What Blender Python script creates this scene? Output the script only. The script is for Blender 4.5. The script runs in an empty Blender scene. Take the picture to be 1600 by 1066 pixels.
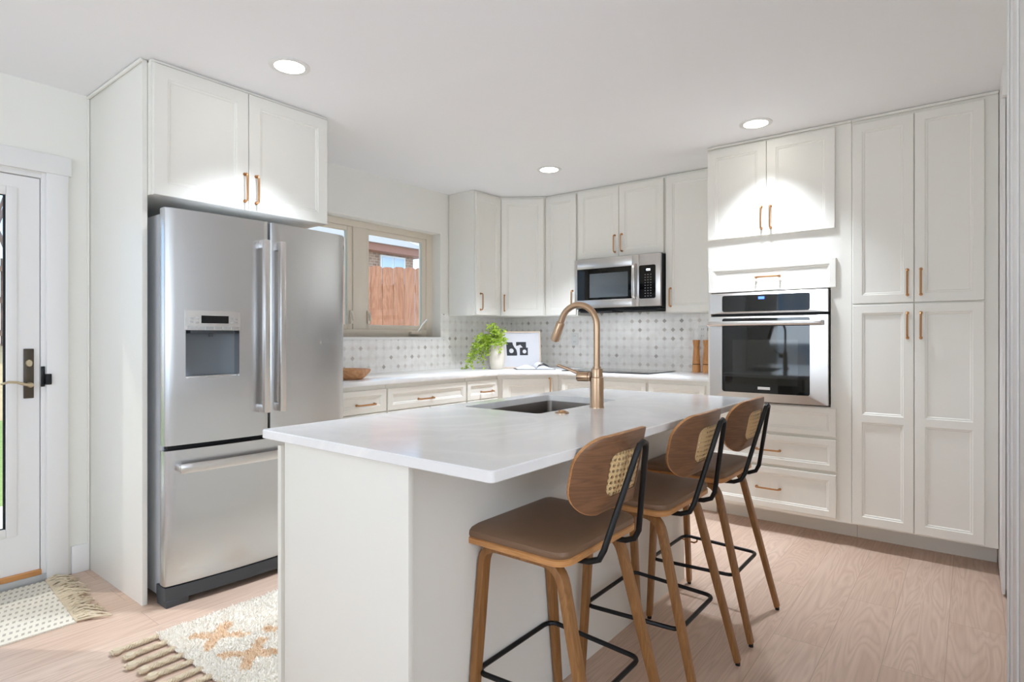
import bpy, bmesh, math, random
from mathutils import Vector, Matrix
random.seed(7)
PI = math.pi
SC = bpy.context.scene
COL = SC.collection

# ------------------------------------------------------------------ camera, exposure, world, sun, daylight
cam_d = bpy.data.cameras.new('camera'); cam = bpy.data.objects.new('camera', cam_d); COL.objects.link(cam)
cam.location = (3.586, -4.5734, 1.1962); cam.rotation_euler = (PI/2, 0, math.radians(38.011))
cam_d.sensor_width = 36; cam_d.lens = 916.29*36/1600; cam_d.shift_y = -5.4/1600; cam_d.clip_start = .02
SC.camera = cam
SC.view_settings.view_transform = 'Standard'; SC.view_settings.look = 'None'
SC.view_settings.gamma = 1; SC.view_settings.use_curve_mapping = False
SC.view_settings.exposure = 0.88
SC.cycles.max_bounces = 16; SC.cycles.diffuse_bounces = 12; SC.cycles.transparent_max_bounces = 16
def nd(t, typ, **kw):
    n = t.nodes.new(typ)
    for k, v in kw.items(): setattr(n, k, v)
    return n
world = bpy.data.worlds.new('sky'); SC.world = world; world.use_nodes = True
wt = world.node_tree; wt.nodes.clear()
w_out = nd(wt, 'ShaderNodeOutputWorld'); w_bg = nd(wt, 'ShaderNodeBackground'); w_bg.inputs[1].default_value = 1.9
w_tc = nd(wt, 'ShaderNodeTexCoord'); w_no = nd(wt, 'ShaderNodeTexNoise'); w_no.inputs['Scale'].default_value = 3.5; w_no.inputs['Detail'].default_value = 5
w_rp = nd(wt, 'ShaderNodeValToRGB')
w_rp.color_ramp.elements[0].position = .46; w_rp.color_ramp.elements[0].color = (.28, .47, .72, 1)
w_rp.color_ramp.elements[1].position = .62; w_rp.color_ramp.elements[1].color = (.66, .70, .74, 1)
wt.links.new(w_tc.outputs['Generated'], w_no.inputs['Vector']); wt.links.new(w_no.outputs['Fac'], w_rp.inputs[0])
wt.links.new(w_rp.outputs[0], w_bg.inputs[0]); wt.links.new(w_bg.outputs[0], w_out.inputs[0])
def light(name, typ, loc, aim, power, color=(1, 1, 1), **kw):
    d = bpy.data.lights.new(name, typ); d.energy = power; d.color = color
    for k, v in kw.items(): setattr(d, k, v)
    o = bpy.data.objects.new(name, d); COL.objects.link(o); o.location = loc
    o.rotation_euler = Vector(aim).to_track_quat('-Z', 'Y').to_euler()
    return o
SUN_DIR = Vector((.40, .285, -.54))
light('sun', 'SUN', (-4, -7, 6), SUN_DIR, 2.3, (1, .96, .9), angle=.012)
# daylight coming in through the big windows of the living area behind the camera
light('window_daylight', 'AREA', (2.3, -8.05, 1.35), (0, 1, 2.6), 44, (.85, .967, 1.07), shape='RECTANGLE', size=2.6, size_y=1.4)
light('window_daylight', 'AREA', (7.35, -5.6, 1.35), (-1, 0, 2.4), 48, (.85, .967, 1.07), shape='RECTANGLE', size=3.0, size_y=1.4)

# ------------------------------------------------------------------ materials
MATS = {}
def newmat(name):
    m = bpy.data.materials.new(name); m.use_nodes = True; MATS[name] = m
    t = m.node_tree; b = t.nodes['Principled BSDF']
    return m, t, b
def S(v): return tuple((c/255/12.92 if c/255 <= .04045 else ((c/255+.055)/1.055)**2.4) for c in v) + (1,)
def pos(t, sep=False):
    g = nd(t, 'ShaderNodeNewGeometry')
    if not sep: return g.outputs['Position']
    s = nd(t, 'ShaderNodeSeparateXYZ'); t.links.new(g.outputs['Position'], s.inputs[0]); return s
def mapped(t, scale, coord='Position'):
    if coord == 'Position': src = pos(t)
    else: src = nd(t, 'ShaderNodeTexCoord').outputs[coord]
    mp = nd(t, 'ShaderNodeMapping'); mp.inputs['Scale'].default_value = scale
    t.links.new(src, mp.inputs[0]); return mp.outputs[0]
def M(t, op, a, b=None, c=None):
    n = nd(t, 'ShaderNodeMath', operation=op)
    for i, v in enumerate((a, b, c)):
        if v is None: continue
        if isinstance(v, (int, float)): n.inputs[i].default_value = v
        else: t.links.new(v, n.inputs[i])
    return n.outputs[0]
def mixc(t, fac, a, b):
    n = nd(t, 'ShaderNodeMix', data_type='RGBA')
    for i, v in ((0, fac), (6, a), (7, b)):
        if isinstance(v, (tuple, float, int)): n.inputs[i].default_value = v
        else: t.links.new(v, n.inputs[i])
    return n.outputs[2]
def ramp(t, src, stops):
    r = nd(t, 'ShaderNodeValToRGB'); e = r.color_ramp.elements
    while len(e) < len(stops): e.new(.5)
    for k, (p, c) in zip(e, stops): k.position = p; k.color = c
    t.links.new(src, r.inputs[0]); return r.outputs[0]
def noise(t, vec, scale=5, detail=3, dist=0):
    n = nd(t, 'ShaderNodeTexNoise'); n.inputs['Scale'].default_value = scale; n.inputs['Detail'].default_value = detail
    n.inputs['Distortion'].default_value = dist; t.links.new(vec, n.inputs['Vector']); return n.outputs['Fac']
def bump(t, b, h, strength=.2, dist=.01):
    n = nd(t, 'ShaderNodeBump'); n.inputs['Strength'].default_value = strength; n.inputs['Distance'].default_value = dist
    t.links.new(h, n.inputs['Height']); t.links.new(n.outputs[0], b.inputs['Normal'])
def plain(name, rgb, rough=.5, metal=0, spec=.5, nscale=40, var=.03, bmp=0.0, coat=0):
    m, t, b = newmat(name)
    c = S(rgb); d = tuple(x*(1-var) for x in c[:3])+(1,)
    f = noise(t, pos(t), nscale, 3)
    t.links.new(mixc(t, f, d, c), b.inputs['Base Color'])
    b.inputs['Roughness'].default_value = rough; b.inputs['Metallic'].default_value = metal
    b.inputs['Specular IOR Level'].default_value = spec; b.inputs['Coat Weight'].default_value = coat
    if bmp: bump(t, b, f, bmp, .004)
    return m
PAINT = plain('cabinet_paint', (232, 230, 223), .38, 0, .4, 25, .015)
WALLP = plain('wall_paint', (233, 232, 226), .85, 0, .2, 60, .015, .05)
CEILP = plain('ceiling_paint', (240, 241, 243), .9, 0, .1, 60, .01, .05)
TRIMP = plain('trim_paint', (232, 231, 230), .45, 0, .4, 30, .01)
BLACK = plain('black_metal', (24, 25, 27), .42, .3, .5, 30, .1)
DARK = plain('dark_recess', (22, 22, 23), .7)
GREYM = plain('grey_plastic', (104, 110, 116), .5)
CHARC = plain('charcoal_plastic', (62, 66, 70), .5)
BRONZE = plain('champagne_bronze', (192, 162, 134), .28, 1, .5, 60, .08)
COPPER = plain('brushed_copper_pull', (190, 142, 98), .34, 1, .5, 60, .1)
ORB = plain('oil_rubbed_bronze', (88, 80, 70), .4, .8, .5, 60, .15)
BRASS = plain('satin_brass', (205, 190, 160), .3, 1)
WINF = plain('window_almond', (222, 212, 197), .5, 0, .3, 30, .02)
THRESH = plain('aluminium_threshold', (186, 188, 190), .4, .3)
CHAN = plain('grey_white_channel', (205, 208, 200), .5)
WHITEP = plain('white_plastic', (228, 228, 226), .4)
PAPER = plain('paper', (216, 216, 221), .7, 0, .2)
INK = plain('black_ink', (48, 50, 54), .7)
CERAM = plain('cream_ceramic', (226, 217, 204), .55, 0, .4, 90, .12, .1)
LEATHER = plain('tan_leather', (124, 95, 72), .42, 0, .45, 220, .08, .12)
BLKGLASS = plain('black_glass', (8, 8, 9), .04, 0, .4, 10, .1, 0, .15)
OVWIN = plain('oven_window_glass', (30, 32, 29), .05, 0, .45, 10, .1, 0, .2)
MWWIN = plain('microwave_window_glass', (78, 84, 88), .07, 0, .55, 10, .1, 0, .5)
CONC = plain('concrete', (205, 200, 192), .9, 0, .2, 8, .12)
STEM = plain('plant_stem', (92, 120, 50), .6)
def steel(name, rgb, rough, horiz):
    m, t, b = newmat(name)
    v = mapped(t, (1.5, 1.5, 420) if horiz else (420, 420, 1.5))
    f = noise(t, v, 1.0, 4)
    c = S(rgb); t.links.new(mixc(t, f, tuple(x*.98 for x in c[:3])+(1,), c), b.inputs['Base Color'])
    b.inputs['Metallic'].default_value = 1; b.inputs['Roughness'].default_value = rough
    b.inputs['Anisotropic'].default_value = .5
    return m
STEEL = steel('brushed_steel', (204, 204, 205), .27, True)
STEELV = steel('satin_steel', (212, 208, 205), .3, True)
SINKM = steel('sink_steel', (128, 122, 117), .36, True)
GUN = plain('grey_side_steel', (196, 199, 203), .45, .15, .5, 60, .04)
def emis(name, rgb, strength):
    m, t, b = newmat(name); b.inputs['Base Color'].default_value = S(rgb)
    b.inputs['Emission Color'].default_value = S(rgb); b.inputs['Emission Strength'].default_value = strength
    return m
LENS = emis('lamp_lens', (255, 250, 240), 9)
LED = emis('white_led', (225, 235, 255), 1.2)
LEDB = emis('blue_led', (70, 110, 255), 1.6)
KEYW = plain('key_print', (150, 152, 152), .6)
def glass():
    m, t, b = newmat('window_glass'); t.nodes.remove(b)
    tr = nd(t, 'ShaderNodeBsdfTransparent'); gl = nd(t, 'ShaderNodeBsdfGlossy'); gl.inputs['Roughness'].default_value = .02
    fr = nd(t, 'ShaderNodeFresnel'); fr.inputs[0].default_value = 1.4; mx = nd(t, 'ShaderNodeMixShader')
    t.links.new(M(t, 'MULTIPLY', fr.outputs[0], .7), mx.inputs[0]); t.links.new(tr.outputs[0], mx.inputs[1]); t.links.new(gl.outputs[0], mx.inputs[2])
    t.links.new(mx.outputs[0], t.nodes['Material Output'].inputs[0]); return m
GLASS = glass()
def quartz():
    m, t, b = newmat('white_quartz')
    f = noise(t, pos(t), 2.2, 6, 1.2)
    t.links.new(ramp(t, f, [(.42, S((232, 232, 233))), (.5, S((240, 240, 240))), (.56, S((234, 234, 235)))]), b.inputs['Base Color'])
    b.inputs['Roughness'].default_value = .12; return m
QUARTZ = quartz()
def tiles(axis):
    m, t, b = newmat('marble_dot_tile_'+axis)
    s = pos(t, True)
    u = M(t, 'DIVIDE', s.outputs[axis], .073); v = M(t, 'DIVIDE', M(t, 'SUBTRACT', s.outputs['Z'], .925-.03), .073)
    def near(x): return M(t, 'ABSOLUTE', M(t, 'SUBTRACT', M(t, 'FRACT', M(t, 'ADD', x, .5)), .5))
    a, c = near(u), near(v)
    star = M(t, 'ADD', M(t, 'POWER', a, .92), M(t, 'POWER', c, .92))
    isdot = M(t, 'LESS_THAN', star, .295)
    cu, cv = M(t, 'SUBTRACT', .5, a), M(t, 'SUBTRACT', .5, c)
    r = M(t, 'SQRT', M(t, 'ADD', M(t, 'MULTIPLY', cu, cu), M(t, 'MULTIPLY', cv, cv)))
    ring = M(t, 'LESS_THAN', M(t, 'ABSOLUTE', M(t, 'SUBTRACT', r, .47)), .018)
    edge = M(t, 'LESS_THAN', M(t, 'MINIMUM', a, c), .010)
    grout = M(t, 'MAXIMUM', ring, edge)
    cell = nd(t, 'ShaderNodeCombineXYZ'); t.links.new(M(t, 'FLOOR', M(t, 'ADD', u, .5)), cell.inputs[0]); t.links.new(M(t, 'FLOOR', M(t, 'ADD', v, .5)), cell.inputs[1])
    wn = nd(t, 'ShaderNodeTexWhiteNoise'); t.links.new(cell.outputs[0], wn.inputs[0])
    dotc = ramp(t, wn.outputs['Value'], [(0, S((230, 226, 222))), (.5, S((220, 215, 210))), (.68, S((210, 203, 196))), (.8, S((184, 176, 169))), (1, S((168, 160, 153)))])
    n = noise(t, pos(t), 14, 4, .6)
    base = ramp(t, n, [(.35, S((234, 231, 227))), (.65, S((245, 243, 240)))])
    col = mixc(t, grout, base, S((233, 230, 226))); col = mixc(t, isdot, col, dotc)
    t.links.new(col, b.inputs['Base Color']); b.inputs['Roughness'].default_value = .3
    return m
TILE_L, TILE_B = tiles('Y'), tiles('X')
def floor_mat():
    m, t, b = newmat('oak_planks')
    s = pos(t, True); cb = nd(t, 'ShaderNodeCombineXYZ')
    t.links.new(s.outputs['Y'], cb.inputs[0]); t.links.new(s.outputs['X'], cb.inputs[1])
    br = nd(t, 'ShaderNodeTexBrick'); t.links.new(cb.outputs[0], br.inputs['Vector'])
    br.inputs['Color1'].default_value = (0, 0, 0, 1); br.inputs['Color2'].default_value = (1, 1, 1, 1); br.inputs['Mortar'].default_value = (.5, .5, .5, 1)
    br.inputs['Scale'].default_value = 1; br.inputs['Brick Width'].default_value = 1.5; br.inputs['Row Height'].default_value = .185
    br.inputs['Mortar Size'].default_value = .0012; br.inputs['Mortar Smooth'].default_value = .2; br.offset = .37
    sh = nd(t, 'ShaderNodeVectorMath', operation='MULTIPLY_ADD'); t.links.new(br.outputs['Color'], sh.inputs[0]); sh.inputs[1].default_value = (3.1, 7.7, 1.3)
    t.links.new(cb.outputs[0], sh.inputs[2])
    mp = nd(t, 'ShaderNodeMapping'); mp.inputs['Scale'].default_value = (.8, 9, 1); t.links.new(sh.outputs[0], mp.inputs[0])
    n1 = noise(t, mp.outputs[0], 1.0, 2, .8)
    rings = M(t, 'FRACT', M(t, 'MULTIPLY', n1, 16.0))
    rg = M(t, 'POWER', M(t, 'ABSOLUTE', M(t, 'SUBTRACT', rings, .5)), 1.6)
    mp2 = nd(t, 'ShaderNodeMapping'); mp2.inputs['Scale'].default_value = (3, 90, 1); t.links.new(sh.outputs[0], mp2.inputs[0])
    n2 = noise(t, mp2.outputs[0], 1.0, 4)
    a = mixc(t, br.outputs['Color'], S((212, 187, 168)), S((222, 200, 183)))
    a = mixc(t, M(t, 'MULTIPLY', n2, .85), a, S((186, 156, 136)))
    a = mixc(t, M(t, 'MULTIPLY', rg, 1.25), a, S((170, 140, 120)))
    a = mixc(t, M(t, 'MULTIPLY', br.outputs['Fac'], .55), a, S((140, 112, 94)))
    t.links.new(a, b.inputs['Base Color']); b.inputs['Roughness'].default_value = .42
    bump(t, b, n2, .05, .002); return m
FLOORM = floor_mat()
def wood(name, c1, c2, scale, rough=.4, coord='Object', rings=8):
    m, t, b = newmat(name)
    v = mapped(t, scale, coord); n1 = noise(t, v, 1, 3, .6)
    f = M(t, 'FRACT', M(t, 'MULTIPLY', n1, float(rings)))
    f = M(t, 'ABSOLUTE', M(t, 'MULTIPLY', M(t, 'SUBTRACT', f, .5), 2))
    n2 = noise(t, mapped(t, tuple(k*7 for k in scale), coord), 1, 3)
    t.links.new(mixc(t, M(t, 'MULTIPLY_ADD', f, .6, M(t, 'MULTIPLY', n2, .4)), S(c1), S(c2)), b.inputs['Base Color'])
    b.inputs['Roughness'].default_value = rough; bump(t, b, n2, .05, .002); return m
WALNUT = wood('walnut_veneer', (100, 68, 45), (132, 93, 64), (6, 2.0, 34), .38)
LEGW = wood('bentwood_leg', (128, 86, 45), (158, 112, 65), (22, 22, 2.5), .4)
PLYEDGE = wood('plywood_edge', (176, 122, 70), (206, 152, 98), (4, 4, 60), .35)
ACACIA = wood('acacia_wood', (176, 112, 60), (216, 158, 98), (26, 26, 4), .42)
BOWLW = wood('olive_wood_bowl', (186, 128, 84), (222, 172, 124), (14, 5, 16), .45)
SILLW = wood('oak_threshold', (186, 128, 74), (206, 150, 92), (14, 3, 14), .5)
PALEW = wood('pale_oak_frame', (214, 192, 168), (228, 208, 186), (30, 30, 6), .5)
FENCEW = wood('weathered_fence', (160, 104, 76), (196, 140, 106), (8, 8, 1.2), .85, 'Position')
FENCED = wood('old_grey_fence', (92, 74, 62), (160, 128, 108), (8, 8, 1.5), .9, 'Position')
def cane():
    m, t, b = newmat('woven_cane')
    s = nd(t, 'ShaderNodeSeparateXYZ'); t.links.new(nd(t, 'ShaderNodeTexCoord').outputs['Object'], s.inputs[0])
    u = M(t, 'DIVIDE', s.outputs['Y'], .0155); v = M(t, 'DIVIDE', s.outputs['Z'], .0155)
    fu = M(t, 'SUBTRACT', M(t, 'FRACT', u), .5); fv = M(t, 'SUBTRACT', M(t, 'FRACT', v), .5)
    r = M(t, 'SQRT', M(t, 'ADD', M(t, 'MULTIPLY', fu, fu), M(t, 'MULTIPLY', fv, fv)))
    hole = M(t, 'LESS_THAN', r, .30)
    d = M(t, 'FRACT', M(t, 'MULTIPLY', M(t, 'ADD', u, v), 3.0))
    t.links.new(mixc(t, d, S((206, 172, 118)), S((232, 204, 156))), b.inputs['Base Color']); b.inputs['Roughness'].default_value = .6
    tr = nd(t, 'ShaderNodeBsdfTransparent'); mx = nd(t, 'ShaderNodeMixShader')
    t.links.new(hole, mx.inputs[0]); t.links.new(b.outputs[0], mx.inputs[1]); t.links.new(tr.outputs[0], mx.inputs[2])
    t.links.new(mx.outputs[0], t.nodes['Material Output'].inputs[0]); return m
CANE = cane()
def matrug():
    m, t, b = newmat('woven_doormat')
    s = pos(t, True)
    row = M(t, 'DIVIDE', s.outputs['X'], .052); fr = M(t, 'FRACT', row)
    band = M(t, 'LESS_THAN', M(t, 'ABSOLUTE', M(t, 'SUBTRACT', fr, .5)), .2)
    dash = M(t, 'LESS_THAN', M(t, 'FRACT', M(t, 'ADD', M(t, 'DIVIDE', s.outputs['Y'], .021), M(t, 'MULTIPLY', s.outputs['X'], 14.0))), .5)
    f = M(t, 'MULTIPLY', M(t, 'MULTIPLY', band, dash), .85)
    wv = M(t, 'SINE', M(t, 'MULTIPLY', s.outputs['Y'], 620.0)); wx = M(t, 'SINE', M(t, 'MULTIPLY', s.outputs['X'], 620.0))
    t.links.new(mixc(t, f, S((228, 222, 208)), S((172, 164, 152))), b.inputs['Base Color']); b.inputs['Roughness'].default_value = .95
    b.inputs['Specular IOR Level'].default_value = .1
    bump(t, b, M(t, 'MULTIPLY', wv, wx), .5, .003); return m
MATRUG = matrug()
def shag():
    m, t, b = newmat('shaggy_wool')
    s = pos(t, True); tot = None
    n = noise(t, pos(t), 45, 3)
    jig = M(t, 'MULTIPLY', M(t, 'SUBTRACT', n, .5), .07)
    for (cx, cy, r) in ((1.23, -3.46, .085), (1.47, -3.44, .09), (1.40, -3.25, .08), (1.68, -3.27, .085), (1.2, -3.02, .085), (1.55, -2.95, .08)):
        a = M(t, 'ABSOLUTE', M(t, 'SUBTRACT', s.outputs['X'], cx)); c = M(t, 'ABSOLUTE', M(t, 'SUBTRACT', s.outputs['Y'], cy))
        arm = M(t, 'ABSOLUTE', M(t, 'SUBTRACT', a, c)); ext = M(t, 'MAXIMUM', a, c)
        k = M(t, 'MULTIPLY', M(t, 'LESS_THAN', M(t, 'ADD', arm, jig), .032), M(t, 'LESS_THAN', M(t, 'ADD', ext, jig), r))
        tot = k if tot is None else M(t, 'MAXIMUM', tot, k)
    cr = ramp(t, noise(t, pos(t), 160, 2), [(.3, S((222, 215, 204))), (.7, S((243, 240, 233)))])
    t.links.new(mixc(t, M(t, 'MULTIPLY', tot, .72), cr, S((220, 186, 146))), b.inputs['Base Color'])
    b.inputs['Roughness'].default_value = 1; b.inputs['Specular IOR Level'].default_value = .05; return m
SHAG = shag()
ROPE = plain('cotton_rope', (216, 200, 174), .95, 0, .1, 160, .2, .3)
def leafm():
    m, t, b = newmat('fern_leaf')
    f = noise(t, pos(t), 70, 2)
    t.links.new(ramp(t, f, [(.3, S((122, 156, 36))), (.55, S((164, 190, 54))), (.75, S((204, 220, 96)))]), b.inputs['Base Color'])
    b.inputs['Roughness'].default_value = .5; return m
LEAF = leafm()
def brickm():
    m, t, b = newmat('brown_brick')
    s = pos(t, True); cb = nd(t, 'ShaderNodeCombineXYZ'); t.links.new(s.outputs['Y'], cb.inputs[0]); t.links.new(s.outputs['Z'], cb.inputs[1])
    br = nd(t, 'ShaderNodeTexBrick'); t.links.new(cb.outputs[0], br.inputs['Vector']); br.inputs['Scale'].default_value = 4
    br.inputs['Color1'].default_value = S((166, 132, 112)); br.inputs['Color2'].default_value = S((140, 108, 92)); br.inputs['Mortar'].default_value = S((190, 172, 156))
    t.links.new(br.outputs['Color'], b.inputs['Base Color']); b.inputs['Roughness'].default_value = .9; return m
BRICK = brickm()
ROOFM = plain('grey_shingles', (172, 168, 164), .9, 0, .2, 30, .15)
FASCIA = plain('brown_fascia', (158, 106, 88), .7)
GRASSM = plain('lawn_green', (150, 166, 104), .95, 0, .1, 25, .45)
STRAW = plain('dry_grass', (196, 172, 134), .95, 0, .1, 12, .3)
BARK = plain('bare_bark', (138, 122, 116), .9)
CROWN = plain('spring_leaves', (140, 160, 92), .8)
SKYPANE = plain('bright_pane', (196, 212, 232), .15)

# ------------------------------------------------------------------ mesh helpers
def wloc(o):
    v = Vector((0, 0, 0))
    while o is not None: v += o.location; o = o.parent
    return v
class MB:
    def __init__(s, T=None): s.v = []; s.f = []; s.T = T
    def add(s, vs, fs):
        n = len(s.v)
        s.v += [tuple(s.T(*p)) if s.T else tuple(p) for p in vs]; s.f += [tuple(i+n for i in f) for f in fs]; return s
    def box(s, a0, a1, b0, b1, c0, c1):
        vs = [(x, y, z) for z in (c0, c1) for y in (b0, b1) for x in (a0, a1)]
        return s.add(vs, [(0, 2, 3, 1), (4, 5, 7, 6), (0, 1, 5, 4), (2, 6, 7, 3), (0, 4, 6, 2), (1, 3, 7, 5)])
    def rings(s, rings, cap0=True, cap1=True, closed=False):
        n = len(rings[0]); vs = [p for r in rings for p in r]; fs = []; R = len(rings)
        for i in range(R if closed else R-1):
            j = (i+1) % R
            for k in range(n): fs.append((i*n+k, i*n+(k+1) % n, j*n+(k+1) % n, j*n+k))
        if cap0 and not closed: fs.append(tuple(range(n))[::-1])
        if cap1 and not closed: fs.append(tuple((R-1)*n+k for k in range(n)))
        return s.add(vs, fs)
    def sweep(s, path, sec, side=None, scales=None, closed=False):
        P = [Vector(p) for p in path]; n = len(P); rings = []; prev = None
        for i, p in enumerate(P):
            if closed: t = (P[(i+1) % n]-P[i-1]).normalized()
            else: t = (P[min(i+1, n-1)]-P[max(i-1, 0)]).normalized()
            if side is not None:
                a = Vector(side); a = (a-t*a.dot(t)).normalized()
            else:
                a = prev if prev is not None else (Vector((0, 0, 1)) if abs(t.z) < .9 else Vector((1, 0, 0)))
                a = (a-t*a.dot(t)).normalized(); prev = a
            b = t.cross(a); k = scales[i] if scales else 1
            rings.append([tuple(p+a*(u*k)+b*(w*k)) for u, w in sec])
        return s.rings(rings, closed=closed)
    def tube(s, path, r, n=10, scales=None, closed=False, side=None):
        return s.sweep(path, [(r*math.cos(2*PI*k/n), r*math.sin(2*PI*k/n)) for k in range(n)], side, scales, closed)
    def lathe(s, prof, c, n=24):
        return s.rings([[(c[0]+r*math.cos(2*PI*k/n), c[1]+r*math.sin(2*PI*k/n), c[2]+z) for k in range(n)] for r, z in prof])
    def prism(s, poly, z0, z1):
        return s.rings([[(x, y, z0) for x, y in poly], [(x, y, z1) for x, y in poly]])
    def build(s, name, mat, parent=None, bev=0, smooth=False, seg=2):
        me = bpy.data.meshes.new(name); off = wloc(parent) if parent else Vector((0, 0, 0))
        me.from_pydata([tuple(Vector(p)-off) for p in s.v], [], s.f); me.update()
        bm = bmesh.new(); bm.from_mesh(me); bmesh.ops.recalc_face_normals(bm, faces=bm.faces)
        if bev:
            ed = [e for e in bm.edges if len(e.link_faces) == 2 and e.calc_face_angle(0) > .6]
            bmesh.ops.bevel(bm, geom=ed, offset=bev, segments=seg, profile=.5, affect='EDGES', clamp_overlap=True)
        bm.to_mesh(me); bm.free()
        for p in me.polygons: p.use_smooth = smooth or bool(bev)
        if smooth or bev:
            try: me.set_sharp_from_angle(angle=math.radians(38))
            except Exception: pass
        me.materials.append(mat)
        o = bpy.data.objects.new(name, me); COL.objects.link(o)
        if parent: o.parent = parent
        return o
def tag(o, label=None, cat=None, group=None, kind=None):
    for k, v in (('label', label), ('category', cat), ('group', group), ('kind', kind)):
        if v: o[k] = v
    return o
def thing(name, loc, label, cat, group=None):
    o = bpy.data.objects.new(name, None); COL.objects.link(o); o.location = loc; o.empty_display_size = .1
    return tag(o, label, cat, group)
def struct(name, mb, mat, parent=None, **kw):
    o = mb.build(name, mat, parent, **kw)
    if not parent: o['kind'] = 'structure'
    return o
def FA(s, d, z): return (d, s, z)              # fronts on the left wall look to +x
def FB(s, d, z): return (s, -d, z)             # fronts on the back wall look to -y
def FDIAG(p0, p1):
    a = Vector(p0); u = (Vector(p1)-a); u.normalize(); n = Vector((u.y, -u.x))
    return lambda s, d, z: (a.x+u.x*s+n.x*d, a.y+u.y*s+n.y*d, z)
def rr(hw, hh, r, n=6, cx=0, cy=0):
    pts = []
    for qx, qy, a0 in ((1, 1, 0), (-1, 1, PI/2), (-1, -1, PI), (1, -1, 3*PI/2)):
        for k in range(n+1):
            a = a0+PI/2*k/n; pts.append((cx+qx*(hw-r)+r*math.cos(a), cy+qy*(hh-r)+r*math.sin(a)))
    return pts
def shaker(mb, s0, s1, z0, z1, d, th=.02, stile=.052, panels=None, ins=None):
    """A door front: raised frame, small step, recessed flat panel. panels = list of z cuts for middle rails."""
    cuts = [z0]+(panels or [])+[z1]
    for i in range(len(cuts)-1):
        a, b = cuts[i], cuts[i+1]; lo, hi = i == 0, i == len(cuts)-2
        L = []
        def loop(k, dd, kb, kt): L.append([(s0+k, dd, a+kb), (s1-k, dd, a+kb), (s1-k, dd, b-kt), (s0+k, dd, b-kt)])
        e = .0025
        loop(0, d-th, 0, 0); loop(0, d-e, 0, 0); loop(e, d, e if lo else 0, e if hi else 0)
        mb_, mt_ = (stile if lo else stile*.45), (stile if hi else stile*.45)
        for k, dd in ((0, 0), (.003, -.004), (.010, -.005), (.014, -.009)):
            loop(stile+k, d+dd, mb_+k, mt_+k)
        mb.rings(L)
    return mb
def pull(F, s, d, z, length, vertical, parent):
    """Slim bar pull with turned-in ends and two posts."""
    mb = MB(F); h = length/2; so = .028
    pts = [(-h, 0), (-h, so*.72), (-h+.004, so*.93), (-h+.011, so), (-h*.5, so*1.03), (0, so*1.04), (h*.5, so*1.03), (h-.011, so), (h-.004, so*.93), (h, so*.72), (h, 0)]
    P = [((s, d+dd, z+a) if vertical else (s+a, d+dd, z)) for a, dd in pts]
    mb.tube(P, .0052, 8, side=(1, 0, 0) if vertical else (0, 0, 1))
    for e in (-h, h):
        q = [((s, d+dd, z+e) if vertical else (s+e, d+dd, z)) for dd in (.0, .004, .0045)]
        mb.tube(q, .0085, 10, [1, 1, .6], side=(1, 0, 0) if vertical else (0, 0, 1))
    return mb.build('handle', COPPER, parent, smooth=True)
def door(F, root, s0, s1, z0, z1, d, hpos=None, panels=None, name='door', hv=True, stile=.052, hl=.135):
    o = shaker(MB(F), s0, s1, z0, z1, d, panels=panels, stile=stile).build(name, PAINT, root)
    if hpos: pull(F, hpos[0], d, hpos[1], hl, hv, o)
    return o
HC, XR = 2.44, 3.70

# ------------------------------------------------------------------ the room
struct('floor', MB().box(-.12, 7.6, -8.2, .12, -.06, 0), FLOORM)
struct('ceiling', MB().box(-.12, 7.6, -8.2, .12, HC, HC+.12), CEILP)
WY0, WY1, WZ0, WZ1 = -2.53, -.985, 1.20, 2.088       # kitchen window opening
DY0, DY1, DZ1 = -4.66, -3.70, 2.0                     # glazed door opening
wl = MB()
for (a, b, c, e) in ((-8.2, DY0, 0, HC), (DY0, DY1, DZ1, HC), (DY1, WY0, 0, HC), (WY0, WY1, 0, WZ0), (WY0, WY1, WZ1, HC), (WY1, .12, 0, HC)):
    wl.box(-.14, 0, a, b, c, e)
struct('wall_left', wl, WALLP)
struct('wall_back', MB().box(0, XR+.3, 0, .12, 0, HC), WALLP)
wr = MB().box(XR+.08, XR+.2, -3.15, 0, 0, HC)
struct('wall_right', wr, WALLP)
struct('wall_partition', MB().box(XR+.15, 7.6, -3.15, -3.03, 0, HC), WALLP)
struct('wall_far_right', MB().box(7.5, 7.62, -8.2, -7.2, 0, HC).box(7.5, 7.62, -4.0, -3.15, 0, HC).box(7.5, 7.62, -7.2, -4.0, 0, .7).box(7.5, 7.62, -7.2, -4.0, 2.2, HC), WALLP)
struct('wall_front', MB().box(0, 1.1, -8.24, -8.12, 0, HC).box(3.7, 7.5, -8.24, -8.12, 0, HC).box(1.1, 3.7, -8.24, -8.12, 0, .7).box(1.1, 3.7, -8.24, -8.12, 2.1, HC), WALLP)
# right wall casing next to the camera and the sliding door's end
struct('trim_1', MB().box(3.684, XR+.08, -3.15, -2.2, 0, HC).box(3.678, 3.6838, -2.36, -2.2, 0, HC).box(3.673, 3.6778, -2.30, -2.24, 0, HC).box(3.678, 3.6838, -2.62, -2.46, 0, HC), TRIMP, bev=.003)
sl = thing('door_2', (XR+.02, -.9, 0), None, None); sl['kind'] = 'structure'
MB().box(XR+.001, XR+.014, -1.05, -.02, .012, 2.30).build('panel', TRIMP, sl, bev=.002)
MB().box(XR+.017, XR+.034, -1.07, -.02, .03, 2.30).build('panel', TRIMP, sl, bev=.002)
MB().box(XR+.001, XR+.07, -1.085, -.02, 2.302, HC).build('fascia', TRIMP, sl)
MB().box(XR+.016, XR+.036, -1.06, -1.02, 0, .028).build('floor_guide', DARK, sl)
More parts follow.
